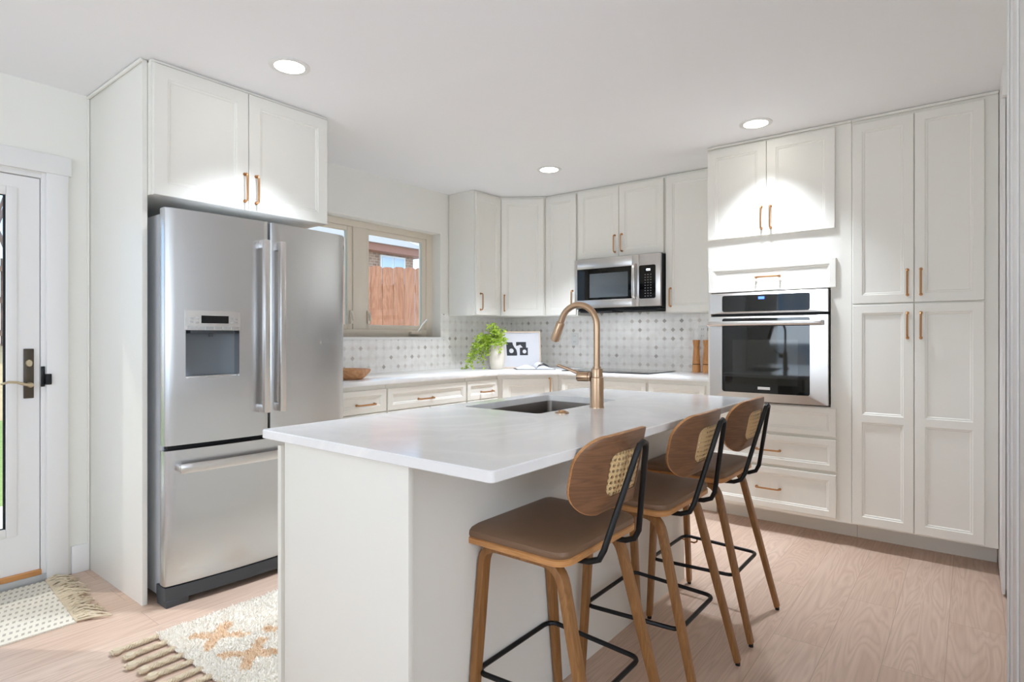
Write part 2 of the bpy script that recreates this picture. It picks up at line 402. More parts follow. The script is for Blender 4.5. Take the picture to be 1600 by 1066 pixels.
# backsplash tile on both walls
struct('backsplash', MB().box(0, .006, -2.55, WY1, .90, WZ0-.02).box(0, .006, WY1, -.006, .90, 1.40), TILE_L, bpy.data.objects['wall_left'])
struct('backsplash', MB().box(.006, 2.22, -.006, 0, .90, 1.47), TILE_B, bpy.data.objects['wall_back'])
struct('baseboard_left', MB().box(0, .014, -3.61, -3.535, 0, .14).box(0, .014, -8.1, -4.78, 0, .14), TRIMP, bev=.003)

# door to the garden
dr = thing('door_1', (0, -4.18, 0), None, None); dr['kind'] = 'structure'
MB().box(-.14, .0, DY1-.03, DY1, 0, DZ1).box(-.14, .0, DY0, DY0+.03, 0, DZ1).box(-.14, 0, DY0+.03, DY1-.03, DZ1-.022, DZ1).build('jamb', TRIMP, dr, bev=.002)
MB().box(0, .018, DY1-.012, -3.625, 0, 2.005).box(0, .018, -4.75, DY0+.012, 0, 2.005).box(0, .022, -4.765, -3.612, 2.005, 2.098).build('casing', TRIMP, dr, bev=.002)
dl = MB().box(-.055, -.012, -3.845+.02, DY1-.034, .062, DZ1-.026).box(-.055, -.012, DY0+.034, -4.54, .062, DZ1-.026)
dl.box(-.055, -.012, -4.54, -3.825, .062, .262).box(-.055, -.012, -4.54, -3.825, 1.898, DZ1-.026)
door_leaf = dl.build('door_leaf', TRIMP, dr)
bd = MB()
for q, dd in ((0, 0),):
    bd.box(-.02, -.006, -3.862, -3.82, .245, 1.915).box(-.02, -.006, -4.545, -4.50, .245, 1.915).box(-.02, -.006, -4.50, -3.862, .245, .287).box(-.02, -.006, -4.50, -3.862, 1.873, 1.915)
bd.build('glazing_bead', TRIMP, door_leaf, bev=.004)
MB().box(-.03, -.0215, -3.87, -3.855, .27, 1.89).box(-.03, -.0215, -4.51, -4.49, .27, 1.89).box(-.03, -.0215, -4.49, -3.87, .27, .29).box(-.03, -.0215, -4.49, -3.87, 1.87, 1.89).build('spacer', DARK, door_leaf)
MB().box(-.036, -.031, -4.51, -3.85, .26, 1.90).build('glass_pane', GLASS, door_leaf)
MB().box(-.05, -.03, -3.733, -3.729, .06, DZ1-.02).box(-.05, -.03, -4.63, -3.73, DZ1-.027, DZ1-.022).build('weather_seal', DARK, dr)
MB().box(-.09, .012, DY0, DY1, 0, .038).build('threshold', THRESH, dr, bev=.003)
MB().box(-.06, .008, DY0+.03, DY1-.03, .038, .062).build('sill_strip', SILLW, dr, bev=.002)
pl = MB().box(-.012, -.004, -3.797, -3.757, .902, 1.142).build('handle_plate', ORB, dr, bev=.003)
def knobx(rad, depth, x, y, z, name, mat, parent, sq=1.0):
    mb = MB(lambda a, b, c: (x+c, y+a, z+b*sq)); mb.lathe([(.001, 0), (rad, 0), (rad, depth*.6), (rad*.8, depth), (.001, depth)], (0, 0, 0), 18)
    return mb.build(name, mat, parent, smooth=True)
knobx(.013, .012, -.004, -3.777, 1.072, 'thumb_turn', BRASS, pl, 1.5)
lv = MB().tube([(-.004, -3.777, .968), (.03, -3.777, .968)], .012, 12)
lv.tube([(.032, -3.772, .968), (.034, -3.80, .972), (.034, -3.83, .984), (.034, -3.86, .987), (.034, -3.89, .978)], .007, 10, [1.3, 1, .9, .8, .7])
lv.build('lever', BRASS, pl, smooth=True)
sk = MB().box(0, .006, -3.733, -3.716, .955, 1.055).box(.0, .028, -3.718, -3.694, .965, 1.018)
sk.build('strike_latch', BLACK, dr, bev=.003)

# kitchen window
wn = thing('window_1', (-.06, -1.75, WZ0), None, None); wn['kind'] = 'structure'
fx0, fx1 = -.15, -.095
fr = MB().box(fx0, fx1, WY0, WY0+.05, WZ0, WZ1).box(fx0, fx1, WY1-.05-.02, WY1, WZ0, WZ1).box(fx0, fx1, WY0+.05, WY1-.07, WZ0, WZ0+.06).box(fx0, fx1, WY0+.05, WY1-.07, WZ1-.05, WZ1).box(fx0, fx1, -1.815, -1.695, WZ0+.06, WZ1-.05)
frame = fr.build('window_frame', WINF, wn, bev=.003)
for (a, b, hinge) in ((-2.48, -1.815, 0), (-1.695, -1.055, 1)):
    z0, z1 = WZ0+.06, WZ1-.05
    sm = MB().box(-.145, -.105, a, a+.035, z0, z1).box(-.145, -.105, b-.045, b, z0, z1).box(-.145, -.105, a+.035, b-.045, z0, z0+.036).box(-.145, -.105, a+.035, b-.045, z1-.034, z1)
    sash = sm.build('sash', WINF, wn, bev=.004)
    MB().box(-.128, -.122, a+.03, b-.04, z0+.03, z1-.03).build('glass_pane', GLASS, sash)
    MB().box(-.121, -.104, b-.066, b-.045, z0+.036, z1-.034).box(-.104, -.098, b-.058, b-.05, z0+.1, z1-.1).build('screen_channel', CHAN, sash, bev=.002)
for y in (-1.835, -1.675):
    MB().box(-.095, -.085, y-.012, y+.012, 1.30, 1.40).tube([(-.088, y, 1.39), (-.07, y, 1.36), (-.066, y, 1.325)], .008, 8).build('latch', WINF, wn, bev=.002)
ck = MB().box(-.095, -.06, -1.26, -1.14, 1.222, 1.245); ck = ck.build('crank_base', WINF, wn, bev=.004)
MB().tube([(-.06, -1.19, 1.245), (-.05, -1.17, 1.275), (-.045, -1.145, 1.31), (-.04, -1.118, 1.335)], .006, 8).tube([(-.04, -1.118, 1.335), (-.025, -1.112, 1.345)], .009, 8).build('crank_handle', WHITEP, ck, smooth=True)
struct('sill_board', MB().box(-.095, .022, WY0-.03, WY1+.0, WZ0-.022, WZ0).box(0, .022, WY1, WY1+.04, WZ0-.022, WZ0), TRIMP, wn, bev=.003)

# ------------------------------------------------------------------ recessed lights
for (x, y, pw, lab) in ((1.127, -3.083, 5.5, 'round recessed ceiling light in front of the refrigerator cabinet'),
                    (1.13, -.985, 8.6, 'round recessed ceiling light near the corner wall cabinets, smallest of the three'),
                    (2.604, -1.018, 5.0, 'round recessed ceiling light in front of the oven tower')):
    t = thing('ceiling_light', (x, y, HC), lab, 'ceiling light', 'recessed ceiling lights')
    MB().lathe([(.066, -.001), (.066, -.004), (.082, -.006), (.09, -.003), (.09, -.0005), (.066, -.0005)], (x, y, HC), 40).build('trim_ring', WHITEP, t, smooth=True)
    MB().lathe([(.001, -.001), (.066, -.001), (.066, -.0035), (.001, -.0045)], (x, y, HC), 32).build('lens', LENS, t)
    l = light('lamp', 'AREA', (x, y, HC-.012), (0, 0, -1), pw, (.90, .985, 1.09), shape='DISK', size=.13, spread=math.radians(88))

# ------------------------------------------------------------------ refrigerator and its surround
PY = -3.531
sp = thing('tall_side_panel', (.34, PY+.011, 0), 'tall white panel standing between the garden door and the refrigerator', 'side panel')
MB().box(.001, .682, PY, PY+.022, 0, HC-.002).build('panel', PAINT, sp, bev=.0015)
MB().box(.001, .69, PY-.012, PY-.0005, HC-.018, HC-.003).box(.001, .012, PY-.010, PY-.0005, .0, HC-.018).build('scribe_moulding', PAINT, sp, bev=.003)
fc = thing('wall_cabinet', (.36, -3.05, 1.835), 'wide two-door white cabinet above the refrigerator', 'cabinet')
MB().box(.001, .712, -3.508, -2.605, 1.835, HC-.012).build('body', PAINT, fc)
MB().box(.69, .718, -3.508, -2.605, HC-.012, HC-.002).build('crown_strip', PAINT, fc)
for (a, b, hs) in ((-3.5026, -3.0685, -3.089), (-3.0655, -2.6101, -3.030)): door(FA, fc, a, b, 1.8342, 2.42, .7325, (hs, 1.944), stile=.058)

rf = thing('refrigerator', (.42, -3.03, 0), 'stainless steel french-door refrigerator with ice dispenser and bottom freezer', 'refrigerator')
FY0, FY1, FYM = -3.482, -2.545, -3.012
def fx(y):
    q = (y-(FY0+FY1)/2)/((FY1-FY0)/2); return .828-.034*q*q
MB().box(.04, .735, FY0+.012, FY1-.012, .03, 1.755).build('body', GUN, rf, bev=.006)
def curved(y0, y1, z0, z1, xb=.745, n=10, off=0, hole=None):
    mb = MB(); ys = [y0+(y1-y0)*k/n for k in range(n+1)]; r = .010
    prof = []
    for k, y in enumerate(ys): prof.append((fx(y)+off, y))
    prof[0] = (prof[0][0]-r, y0); prof[-1] = (prof[-1][0]-r, y1)
    prof.insert(1, (fx(y0)+off-.002, y0+.004)); prof.insert(2, (fx(y0+r)+off, y0+r)); prof.insert(-1, (fx(y1-r)+off, y1-r)); prof.insert(-1, (fx(y1)+off-.002, y1-.004))
    poly = prof+[(xb, y1), (xb, y0)]
    mb.rings([[(x, y, z0) for x, y in poly], [(x, y, z1) for x, y in poly]]); return mb
DA0, DA1, DB0, DB1 = -3.399, -3.163, 1.014, 1.230     # dispenser recess (y, z)
# left door is built around the dispenser opening
ld = MB()
def slab(mb, y0, y1, z0, z1, n, roundl=False, roundr=False, back=.745):
    ys = [y0+(y1-y0)*k/n for k in range(n+1)]; F_ = [(fx(y), y) for y in ys]
    if roundl: F_ = [(fx(y0)-.012, y0), (fx(y0)-.004, y0+.003), (fx(y0)-.0005, y0+.010)]+F_[1:]
    if roundr: F_ = F_[:-1]+[(fx(y1)-.0005, y1-.010), (fx(y1)-.004, y1-.003), (fx(y1)-.012, y1)]
    poly = F_+[(back, y1), (back, y0)]
    mb.rings([[(x, y, z0) for x, y in poly], [(x, y, z1) for x, y in poly]])
ZT, ZB = 1.772, .715
slab(ld, FY0, DA0, ZB, ZT, 4, roundl=True); slab(ld, DA1, FYM-.004, ZB, ZT, 5, roundr=True)
slab(ld, DA0, DA1, ZB, DB0, 8); slab(ld, DA0, DA1, DB1, ZT, 8)
dleft = ld.build('door', STEEL, rf, smooth=True)
rd = MB(); slab(rd, FYM+.004, FY1, ZB, ZT, 10, True, True); dright = rd.build('door', STEEL, rf, smooth=True)
fz = MB(); slab(fz, FY0, FY1, .095, ZB-.022, 14, True, True); frz = fz.build('freezer_drawer', STEEL, rf, smooth=True)
MB().box(.736, .775, FYM-.006, FYM+.006, ZB, 1.755).box(.736, .775, FY0+.02, FY1-.02, ZB-.021, ZB-.001).build('door_gasket', DARK, rf)
# dispenser
rec = MB(); n = 12; y_ = [DA0+(DA1-DA0)*k/n for k in range(n+1)]
bk = [(.748+.028*abs(2*k/n-1)**3, y) for k, y in enumerate(y_)]
rec.rings([[(x, y, z) for x, y in bk]+[(x-.004, y, z) for x, y in reversed(bk)] for z in (DB0, DB1)])
rec.build('dispenser_recess', GREYM, dleft, smooth=True)
MB().box(.748, fx(DA0)-.004, DA0+.001, DA1-.001, DB0-.004, DB0+.006).build('drip_tray', STEELV, dleft, bev=.001)
MB().box(.76, fx(-3.3)-.008, DA0+.02, DA1-.02, DB1-.014, DB1-.001).tube([(.79, -3.28, DB1-.012), (.79, -3.28, DB1-.03)], .01, 10).build('nozzle', CHARC, dleft)
cp = MB(); ys = [DA0-.004+(DA1-DA0+.008)*k/8 for k in range(9)]
cp.rings([[(fx(y)+.0025, y, z) for y in ys]+[(fx(y)-.01, y, z) for y in reversed(ys)] for z in (DB1+.001, 1.320)])
cpo = cp.build('control_panel', STEELV, dleft, smooth=True)
def onface(y0, y1, z0, z1, name, mat, parent, t=.004, n=6):
    mb = MB(); ys = [y0+(y1-y0)*k/n for k in range(n+1)]
    mb.rings([[(fx(y)+t, y, z) for y in ys]+[(fx(y)+t-.003, y, z) for y in reversed(ys)] for z in (z0, z1)])
    return mb.build(name, mat, parent, smooth=True)
onface(-3.335, -3.215, 1.262, 1.297, 'display', BLKGLASS, dleft)
for k in range(6): onface(DA0+.006+k*.0385, DA0+.040+k*.0385, DB1+.004, DB1+.018, 'button', STEEL, dleft, .0035, 2)
for (a, b) in ((-3.375, 1.283), (-3.375, 1.266), (-3.352, 1.283), (-3.352, 1.266), (-3.20, 1.283), (-3.20, 1.266), (-3.18, 1.283), (-3.18, 1.266)): onface(a-.007, a+.007, b-.005, b+.005, 'button', STEEL, dleft, .0035, 2)
# vertical door handles: flat bar on two brackets
for (yc, par) in ((-3.052, dleft), (-2.968, dright)):
    x = fx(yc); mb = MB()
    mb.box(x+.032, x+.056, yc-.016, yc+.016, .828, 1.675)
    for z0, z1 in ((.828, .868), (1.635, 1.675)): mb.box(x-.003, x+.034, yc-.014, yc+.014, z0, z1)
    mb.build('handle', STEELV, par, bev=.005)
# freezer handle follows the curve
P = [(fx(y)+.05, y, .617) for y in [-3.44+(.82)*k/12 for k in range(13)]]
hb = MB().sweep(P, [(.020, -.008), (.020, .008), (.0, .011), (-.020, .008), (-.020, -.008), (0, -.011)], (0, 0, 1))
for y in (-3.43, -2.63): hb.box(fx(y)-.003, fx(y)+.048, y-.012, y+.012, .605, .63)
hb.build('handle', STEELV, frz, bev=.002)
gr = MB(); slab(gr, FY0+.002, FY1-.002, .03, .088, 10, back=.70); gr.build('toe_grille', CHARC, rf, smooth=True)
for a, b, c, e in ((.70, .80, FY0+.003, FY0+.10), (.70, .80, FY1-.10, FY1-.003), (.06, .10, FY0+.03, FY1-.03)): MB().box(a, b, c, e, 0, .0305).build('foot', CHARC, rf, bev=.004)
for y in (FY0+.06, FY1-.06): MB().box(.70, .775, y-.045, y+.02, 1.7555, 1.776).build('hinge_cover', GREYM, rf, bev=.003)

# ------------------------------------------------------------------ wall cabinets
def carcass(F, root, poly_or, z0, z1):
    return MB().prism(poly_or, z0, z1).build('body', PAINT, root)
UZ, UT = 1.384, HC-.022
c = thing('wall_cabinet', (.16, -.72, UZ), 'narrow single-door white wall cabinet beside the kitchen window', 'cabinet', None)
MB().box(.007, .302, -.887, -.552, UZ, HC-.002).build('body', PAINT, c)
door(FA, c, -.883, -.556, UZ+.004, UT, .3226, (-.832, 1.50))
c = thing('wall_cabinet', (.2, -.2, UZ), 'diagonal white wall cabinet across the corner of the kitchen', 'cabinet')
A0, A1 = (.3045, -.5495), (.634, -.317)
MB().prism([(.007, -.007), (.634, -.007), A1, A0, (.007, -.5495)], UZ, HC-.002).build('body', PAINT, c)
FU = FDIAG(A0, A1); LU = math.hypot(A1[0]-A0[0], A1[1]-A0[1])
door(FU, c, .014, LU-.014, UZ+.004, UT, .021, (.042, 1.50))
c = thing('wall_cabinet', (.8, -.16, UZ), 'narrow single-door white wall cabinet left of the microwave', 'cabinet')
MB().box(.637, .962, -.308, -.007, UZ, HC-.002).build('body', PAINT, c)
door(FB, c, .645, .954, UZ+.004, UT, .33, (.925, 1.525))
c = thing('wall_cabinet', (1.35, -.16, 1.845), 'short two-door white wall cabinet above the microwave', 'cabinet')
MB().box(.965, 1.746, -.308, -.007, 1.845, HC-.002).build('body', PAINT, c)
door(FB, c, .975, 1.356, 1.850, UT, .33, (1.325, 1.954)); door(FB, c, 1.360, 1.738, 1.850, UT, .33, (1.388, 1.957))
c = thing('wall_cabinet', (1.98, -.16, UZ), 'single-door white wall cabinet between microwave and oven tower', 'cabinet')
MB().box(1.749, 2.222, -.308, -.007, UZ, HC-.002).build('body', PAINT, c)
door(FB, c, 1.756, 2.20, UZ+.004, UT, .33, (1.796, 1.502))

# microwave
mw = thing('microwave', (1.36, -.2, 1.43), 'stainless over-the-range microwave with black glass door', 'microwave')
MB().box(.986, 1.744, -.372, -.01, 1.432, 1.838).build('body', BLACK, mw)
F = lambda s, d, z: (s, -d, z)
dm = MB(F).box(.986, 1.012, .374, .402, 1.437, 1.838).box(1.510, 1.568, .374, .402, 1.437, 1.838).box(1.012, 1.510, .374, .402, 1.437, 1.502).box(1.012, 1.510, .374, .402, 1.757, 1.838)
mdoor = dm.build('door', STEELV, mw, bev=.002)
MB(F).box(1.012, 1.510, .380, .3985, 1.502, 1.757).build('window', BLKGLASS, mdoor)
MB(F).box(1.13, 1.475, .3990, .3997, 1.520, 1.715).build('viewing_screen', MWWIN, mdoor)
cpn = MB(F).box(1.570, 1.744, .374, .402, 1.437, 1.838).build('control_panel', STEELV, mw, bev=.002)
kp = MB(F).prism([(0, 0), (1, 0), (1, 1), (0, 1)], 0, 1); kp = MB(lambda a, b, c: (a, -c, b)).prism(rr(.067, .128, .012, 4, 1.640, 1.624), .4022, .4042).build('keypad', BLKGLASS, cpn)
MB(F).box(1.632, 1.664, .4044, .4050, 1.708, 1.724).build('clock_display', LED, cpn)
kk = MB(F)
for r in range(9):
    for q in range(3): kk.box(1.618+q*.023, 1.627+q*.023, .4043, .4047, 1.512+r*.0205, 1.517+r*.0205)
kk.build('key_marks', KEYW, cpn)
hb = MB(F).sweep([(1.538, .402, 1.765), (1.538, .425, 1.76), (1.540, .440, 1.74), (1.540, .444, 1.63), (1.540, .440, 1.52), (1.538, .425, 1.502), (1.538, .402, 1.497)], [(-.013, -.006), (.013, -.006), (.013, .006), (-.013, .006)], (1, 0, 0))
hb.build('handle', STEELV, mdoor, bev=.002)
MB(F).box(1.0, 1.73, .05, .36, 1.412, 1.431).box(1.03, 1.33, .20, .385, 1.402, 1.412).box(1.40, 1.70, .20, .385, 1.402, 1.412).build('vent_grille', DARK, mw, bev=.003)

light('lamp', 'AREA', (1.36, -.24, 1.398), (0, .12, -1), 0.42, (.96, .985, 1), shape='RECTANGLE', size=.5, size_y=.1).parent = None

# ------------------------------------------------------------------ base cabinets and worktop
CT, CB_ = .925, .895
def toe(root, x0, x1, y0, y1): MB().box(x0, x1, y0, y1, 0, .1).build('toe_kick', PAINT, root)
def basecab(y0, y1, label, hs, group='base cabinets under the window'):
    c = thing('base_cabinet', (.3, (y0+y1)/2, 0), label, 'cabinet', None)
    MB().box(.001, .60, y0+.001, y1-.001, .1, CB_-.001).build('body', PAINT, c); toe(c, .001, .54, y0+.001, y1-.001)
    door(FA, c, y0+.006, y1-.006, .722, .866, .62, (hs, .778), name='drawer', hv=False, stile=.036)
    return c
b1 = basecab(-2.51, -2.086, 'white base cabinet beside the refrigerator, under the wooden bowl', -2.26)
door(FA, b1, -2.50, -2.092, .12, .715, .62)
b2 = basecab(-2.084, -1.326, 'wide white base cabinet under the kitchen window', -1.748)
door(FA, b2, -2.078, -1.707, .12, .715, .62); door(FA, b2, -1.703, -1.332, .12, .715, .62)
b3 = basecab(-1.324, -.955, 'narrow white base cabinet below the potted fern', -1.10)
door(FA, b3, -1.318, -.961, .12, .715, .62)
c = thing('base_cabinet', (.3, -.3, 0), 'diagonal white base cabinet across the corner below the open book', 'cabinet')
B0, B1 = (.605, -.953), (.955, -.60)
MB().prism([(.001, -.007), (.955, -.007), B1, B0, (.001, -.953)], .1, CB_-.001).build('body', PAINT, c)
MB().prism([(.001, -.007), (.955, -.007), (.955, -.54), (.54, -.953), (.001, -.953)], 0, .1).build('toe_kick', PAINT, c)
FBD = FDIAG(B0, B1); LB = math.hypot(B1[0]-B0[0], B1[1]-B0[1])
door(FBD, c, .04, LB-.05, .12, .866, .021, (LB-.075, .80))
c = thing('base_cabinet', (1.35, -.3, 0), 'wide white base cabinet below the black cooktop', 'cabinet')
MB().box(.957, 1.735, -.60, -.007, .1, CB_-.001).build('body', PAINT, c); MB().box(.957, 1.735, -.54, -.007, 0, .1).build('toe_kick', PAINT, c)
door(FB, c, 1.0, 1.728, .722, .866, .62, name='drawer', stile=.036); door(FB, c, 1.0, 1.728, .12, .715, .62, name='drawer')
c = thing('base_cabinet', (1.98, -.3, 0), 'white base cabinet below the pepper mills, beside the oven tower', 'cabinet')
MB().box(1.737, 2.214, -.60, -.007, .1, CB_-.001).build('body', PAINT, c); MB().box(1.737, 2.214, -.54, -.007, 0, .1).build('toe_kick', PAINT, c)
door(FB, c, 1.748, 2.16, .722, .866, .62, name='drawer', stile=.036); door(FB, c, 1.748, 2.16, .12, .715, .62)
ct = MB().prism([(.007, -.007), (2.214, -.007), (2.214, -.638), (.985, -.638), (.638, -.985), (.638, -2.525), (.007, -2.525)], CB_, CT).build('countertop', QUARTZ, bev=.003)
tag(ct, 'white quartz countertop running along the two walls under the wall cabinets', 'countertop')
ck = thing('cooktop', (1.355, -.34, CT), 'black glass cooktop set in the wall counter below the microwave', 'cooktop')
MB(lambda a, b, c: (a, b, c)).prism(rr(.38, .255, .012, 4, 1.355, -.335), CT+.0005, CT+.007).build('glass_top', BLKGLASS, ck, bev=.002)
for (x, y, r) in ((1.15, -.22, .08), (1.15, -.46, .10), (1.53, -.22, .10), (1.53, -.46, .08)):
    MB().rings([[(x+q*math.cos(2*PI*k/32), y+q*math.sin(2*PI*k/32), CT+.0074) for k in range(32)] for q in (r, r-.004)], False, False).build('burner_ring', GREYM, ck)

# ------------------------------------------------------------------ oven tower and pantry
YF = .737
tw = thing('oven_tower', (2.64, -.37, 0), 'tall white oven cabinet with doors above and drawers below', 'cabinet')
X0, X1 = 2.2265, 3.051
bm_ = MB(FB).box(X0, X1, .007, YF, 1.49, HC-.002).box(X0, X1, .007, YF, .13, .79).box(X0, X0+.02, .007, YF, .79, 1.49).box(2.945, X1, .007, YF, .79, 1.49).box(X0+.02, 2.945, .007, .03, .79, 1.49)
bm_.build('body', PAINT, tw); MB(FB).box(X0, X1, .007, .53, 0, .13).build('toe_kick', PAINT, tw)
D = .757
door(FB, tw, 2.2288, 2.5925, 1.8296, 2.412, D, (2.566, 1.940)); door(FB, tw, 2.5955, 2.9697, 1.8296, 2.412, D, (2.62, 1.938))
door(FB, tw, 2.235, 2.975, 1.487, 1.658, D, (2.602, 1.571), name='drawer', hv=False, stile=.032)
door(FB, tw, 2.235, 2.975, .619, .785, D, None, name='drawer', stile=.032)
door(FB, tw, 2.235, 2.975, .419, .602, D, (2.605, .507), name='drawer', hv=False, stile=.034)
door(FB, tw, 2.235, 2.975, .150, .400, D, (2.605, .272), name='drawer', hv=False, stile=.036)
MB(FB).box(X0, X1, .72, D-.004, HC-.016, HC-.003).build('crown_strip', PAINT, tw)
pn = thing('pantry_cabinet', (3.37, -.37, 0), 'tall four-door white pantry cabinet at the right end of the wall', 'cabinet')
MB(FB).box(3.053, 3.698, .007, YF, .13, HC-.002).build('body', PAINT, pn); MB(FB).box(3.053, 3.698, .007, .53, 0, .13).build('toe_kick', PAINT, pn)
MB(FB).box(3.053, 3.698, .72, D-.004, HC-.016, HC-.003).build('crown_strip', PAINT, pn)
PM, PR = 3.3478, 3.643
for (a, b, hs) in ((3.0586, PM-.0015, 3.318), (PM+.0015, PR, 3.378)):
    door(FB, pn, a, b, 1.3875, 2.4058, D, (hs, 1.495), stile=.046)
    door(FB, pn, a, b, .141, 1.3795, D, (hs, 1.262), panels=[.741], stile=.046)

ov = thing('wall_oven', (2.595, -.4, .80), 'stainless built-in wall oven with black glass door in the tower', 'oven')
MB(FB).box(2.256, 2.936, .04, .736, .80, 1.478).build('body', DARK, ov)
O0, O1 = 2.254, 2.938
def ovslab(z0, z1, holes, d=.782):
    """steel face with a rounded opening; face bows out slightly at its middle."""
    mb = MB(FB); (a, b, c, e) = holes; r = .014; n = 5
    inner = rr((b-a)/2, (e-c)/2, r, n, (a+b)/2, (c+e)/2); out = []
    for (x, z) in inner:
        out.append((x, z))
    N = len(inner); outer = []
    cx, cz = (a+b)/2, (c+e)/2
    for i, (x, z) in enumerate(inner):
        q = i//(n+1); k = i % (n+1); qx = 1 if q in (0, 3) else -1; qz = 1 if q in (0, 1) else -1
        ox, oz = (O1 if qx > 0 else O0), (z1 if qz > 0 else z0)
        outer.append((ox, oz))
    f = lambda x: .014*(1-((x-2.596)/.342)**2)
    vs = [(x, d+f(x)*.3, z) for x, z in outer]+[(x, d+.004+f(x), z) for x, z in inner]+[(x, d-.012, z) for x, z in inner]+[(x, d-.045, z) for x, z in outer]
    fs = []
    for i in range(N):
        j = (i+1) % N
        for (A, B) in ((0, 1), (1, 2), (2, 3), (3, 0)):
            fs.append((A*N+i, A*N+j, B*N+j, B*N+i))
    mb.add(vs, fs)
    return mb
def dedupe(o):
    bm = bmesh.new(); bm.from_mesh(o.data); bmesh.ops.remove_doubles(bm, verts=bm.verts, dist=1e-5); bmesh.ops.dissolve_degenerate(bm, edges=bm.edges, dist=1e-5)
    bmesh.ops.recalc_face_normals(bm, faces=bm.faces); bm.to_mesh(o.data); bm.free(); return o
H1 = (2.335, 2.845, 1.358, 1.462); H2 = (2.335, 2.845, .853, 1.318)
ocp = dedupe(ovslab(1.347, 1.478, H1).build('control_panel', STEELV, ov))
odr = dedupe(ovslab(.800, 1.330, H2).build('door', STEELV, ov))
def bowglass(a, b, c, e, d, name, mat, parent, r=.013, amp=.012, n=24):
    mb = MB(FB); xs = [a+(b-a)*k/n for k in range(n+1)]
    f = lambda x: amp*(1-((x-2.596)/.342)**2)
    mb.rings([[(x, d+f(x), z) for x in xs]+[(x, d+f(x)-.006, z) for x in reversed(xs)] for z in (c, e)])
    return mb.build(name, mat, parent, smooth=True)
bowglass(H1[0], H1[1], H1[2], H1[3], .780, 'glass', BLKGLASS, ocp)
bowglass(H2[0], H2[1], H2[2], H2[3], .780, 'glass', BLKGLASS, odr)
bowglass(2.40, 2.78, .905, 1.183, .7806, 'viewing_window', OVWIN, odr)
bowglass(2.556, 2.592, 1.433, 1.449, .7808, 'clock_display', LEDB, ocp)
bowglass(2.553, 2.625, .876, .893, .7812, 'name_plate', STEELV, odr)
MB(FB).box(2.28, 2.915, .738, .765, 1.331, 1.346).build('vent_slot', DARK, ov)
hp = [(2.262+.655*k/14, .845+.012*(1-(2*k/14-1)**2), 1.283) for k in range(15)]
hb = MB(FB).tube(hp, .0145, 12, side=(0, 0, 1)); 
for x in (2.275, 2.905): hb.box(x-.014, x+.014, .781, .846, 1.270, 1.297)
hb.build('handle', STEELV, odr, bev=.002)

# ------------------------------------------------------------------ island
IX0, IX1, IY0, IY1 = 1.865, 2.793, -3.6265, -1.7205
ib = thing('kitchen_island', (2.19, -2.67, 0), 'white kitchen island base with plain end panel, carrying sink and stools', 'island')
MB().box(1.93, 2.448, -3.585, -1.765, .0, .70).box(1.93, 1.944, -3.585, -1.765, .70, .8865).box(2.434, 2.448, -3.585, -1.765, .70, .8865).box(1.944, 2.434, -3.585, -3.0, .70, .8865).box(1.944, 2.434, -2.05, -1.765, .70, .8865).build('body', PAINT, ib)
MB().box(1.958, 2.507, -3.603, -3.586, 0, .8865).build('end_panel', PAINT, ib, bev=.0015)
MB().box(2.449, 2.466, -3.585, -1.765, 0, .8865).build('back_panel', PAINT, ib)
MB().box(1.93, 2.466, -1.764, -1.748, 0, .8865).build('end_panel', PAINT, ib, bev=.0015)
FI = lambda s, d, z: (1.929-d, s, z)
yy = -3.598; 
for w in (.45, .45, .45, .46):
    if w and yy+w < -1.77: pass
    door(FI, ib, yy, min(yy+w-.004, -1.77), .10, .865, .02, (yy+.05, .76)); yy += w
# slab with a rounded sink cut-out
def slab_hole(x0, x1, y0, y1, z0, z1, hole):
    n = 5; inner = rr((hole[1]-hole[0])/2, (hole[3]-hole[2])/2, .022, n, (hole[0]+hole[1])/2, (hole[2]+hole[3])/2)
    outer = rr((x1-x0)/2, (y1-y0)/2, .012, n, (x0+x1)/2, (y0+y1)/2)
    rings = [[(x, y, z1) for x, y in inner], [(x, y, z1) for x, y in rr((x1-x0)/2-.003, (y1-y0)/2-.003, .011, n, (x0+x1)/2, (y0+y1)/2)], [(x, y, z1-.003) for x, y in outer], [(x, y, z0+.002) for x, y in outer], [(x, y, z0) for x, y in rr((x1-x0)/2-.002, (y1-y0)/2-.002, .011, n, (x0+x1)/2, (y0+y1)/2)], [(x, y, z0) for x, y in inner]]
    return MB().rings(rings, closed=True)
SX0, SX1, SY0, SY1 = 1.952, 2.328, -2.805, -2.19
it = slab_hole(IX0, IX1, IY0, IY1, .887, .914, (SX0, SX1, SY0, SY1)).build('island_worktop', QUARTZ)
tag(it, 'white quartz worktop of the island with undermount sink cut-out', 'worktop')
sk = thing('kitchen_sink', (2.14, -2.5, .72), 'grey steel undermount sink set in the island worktop', 'sink')
cx, cy, hw, hh = (SX0+SX1)/2, (SY0+SY1)/2, (SX1-SX0)/2, (SY1-SY0)/2
L = lambda e, z, r: [(x, y, z) for x, y in rr(hw+e, hh+e, r, 5, cx, cy)]
MB().rings([L(.02, .8862, .03), L(.004, .8862, .022), L(.003, .88, .022), L(-.004, .725, .03), L(-.03, .706, .04), L(-.15, .702, .02)], False, True).build('basin', SINKM, sk, smooth=True)
MB().lathe([(.001, .0), (.042, .0), (.045, .003), (.03, .004), (.001, .002)], (cx, cy, .7025), 24).build('drain', STEELV, sk, smooth=True)
fa = thing('kitchen_faucet', (2.398, -2.501, .914), 'champagne bronze gooseneck faucet standing on the island by the sink', 'faucet')
bx, by = 2.400, -2.501
MB().lathe([(.001, 0), (.0285, 0), (.0285, .003), (.0272, .005), (.0272, .118), (.0265, .121), (.0235, .123), (.0235, .153), (.0225, .156), (.0165, .157), (.0165, .165), (.001, .165)], (bx, by, .914), 32).build('body', BRONZE, fa, smooth=True)
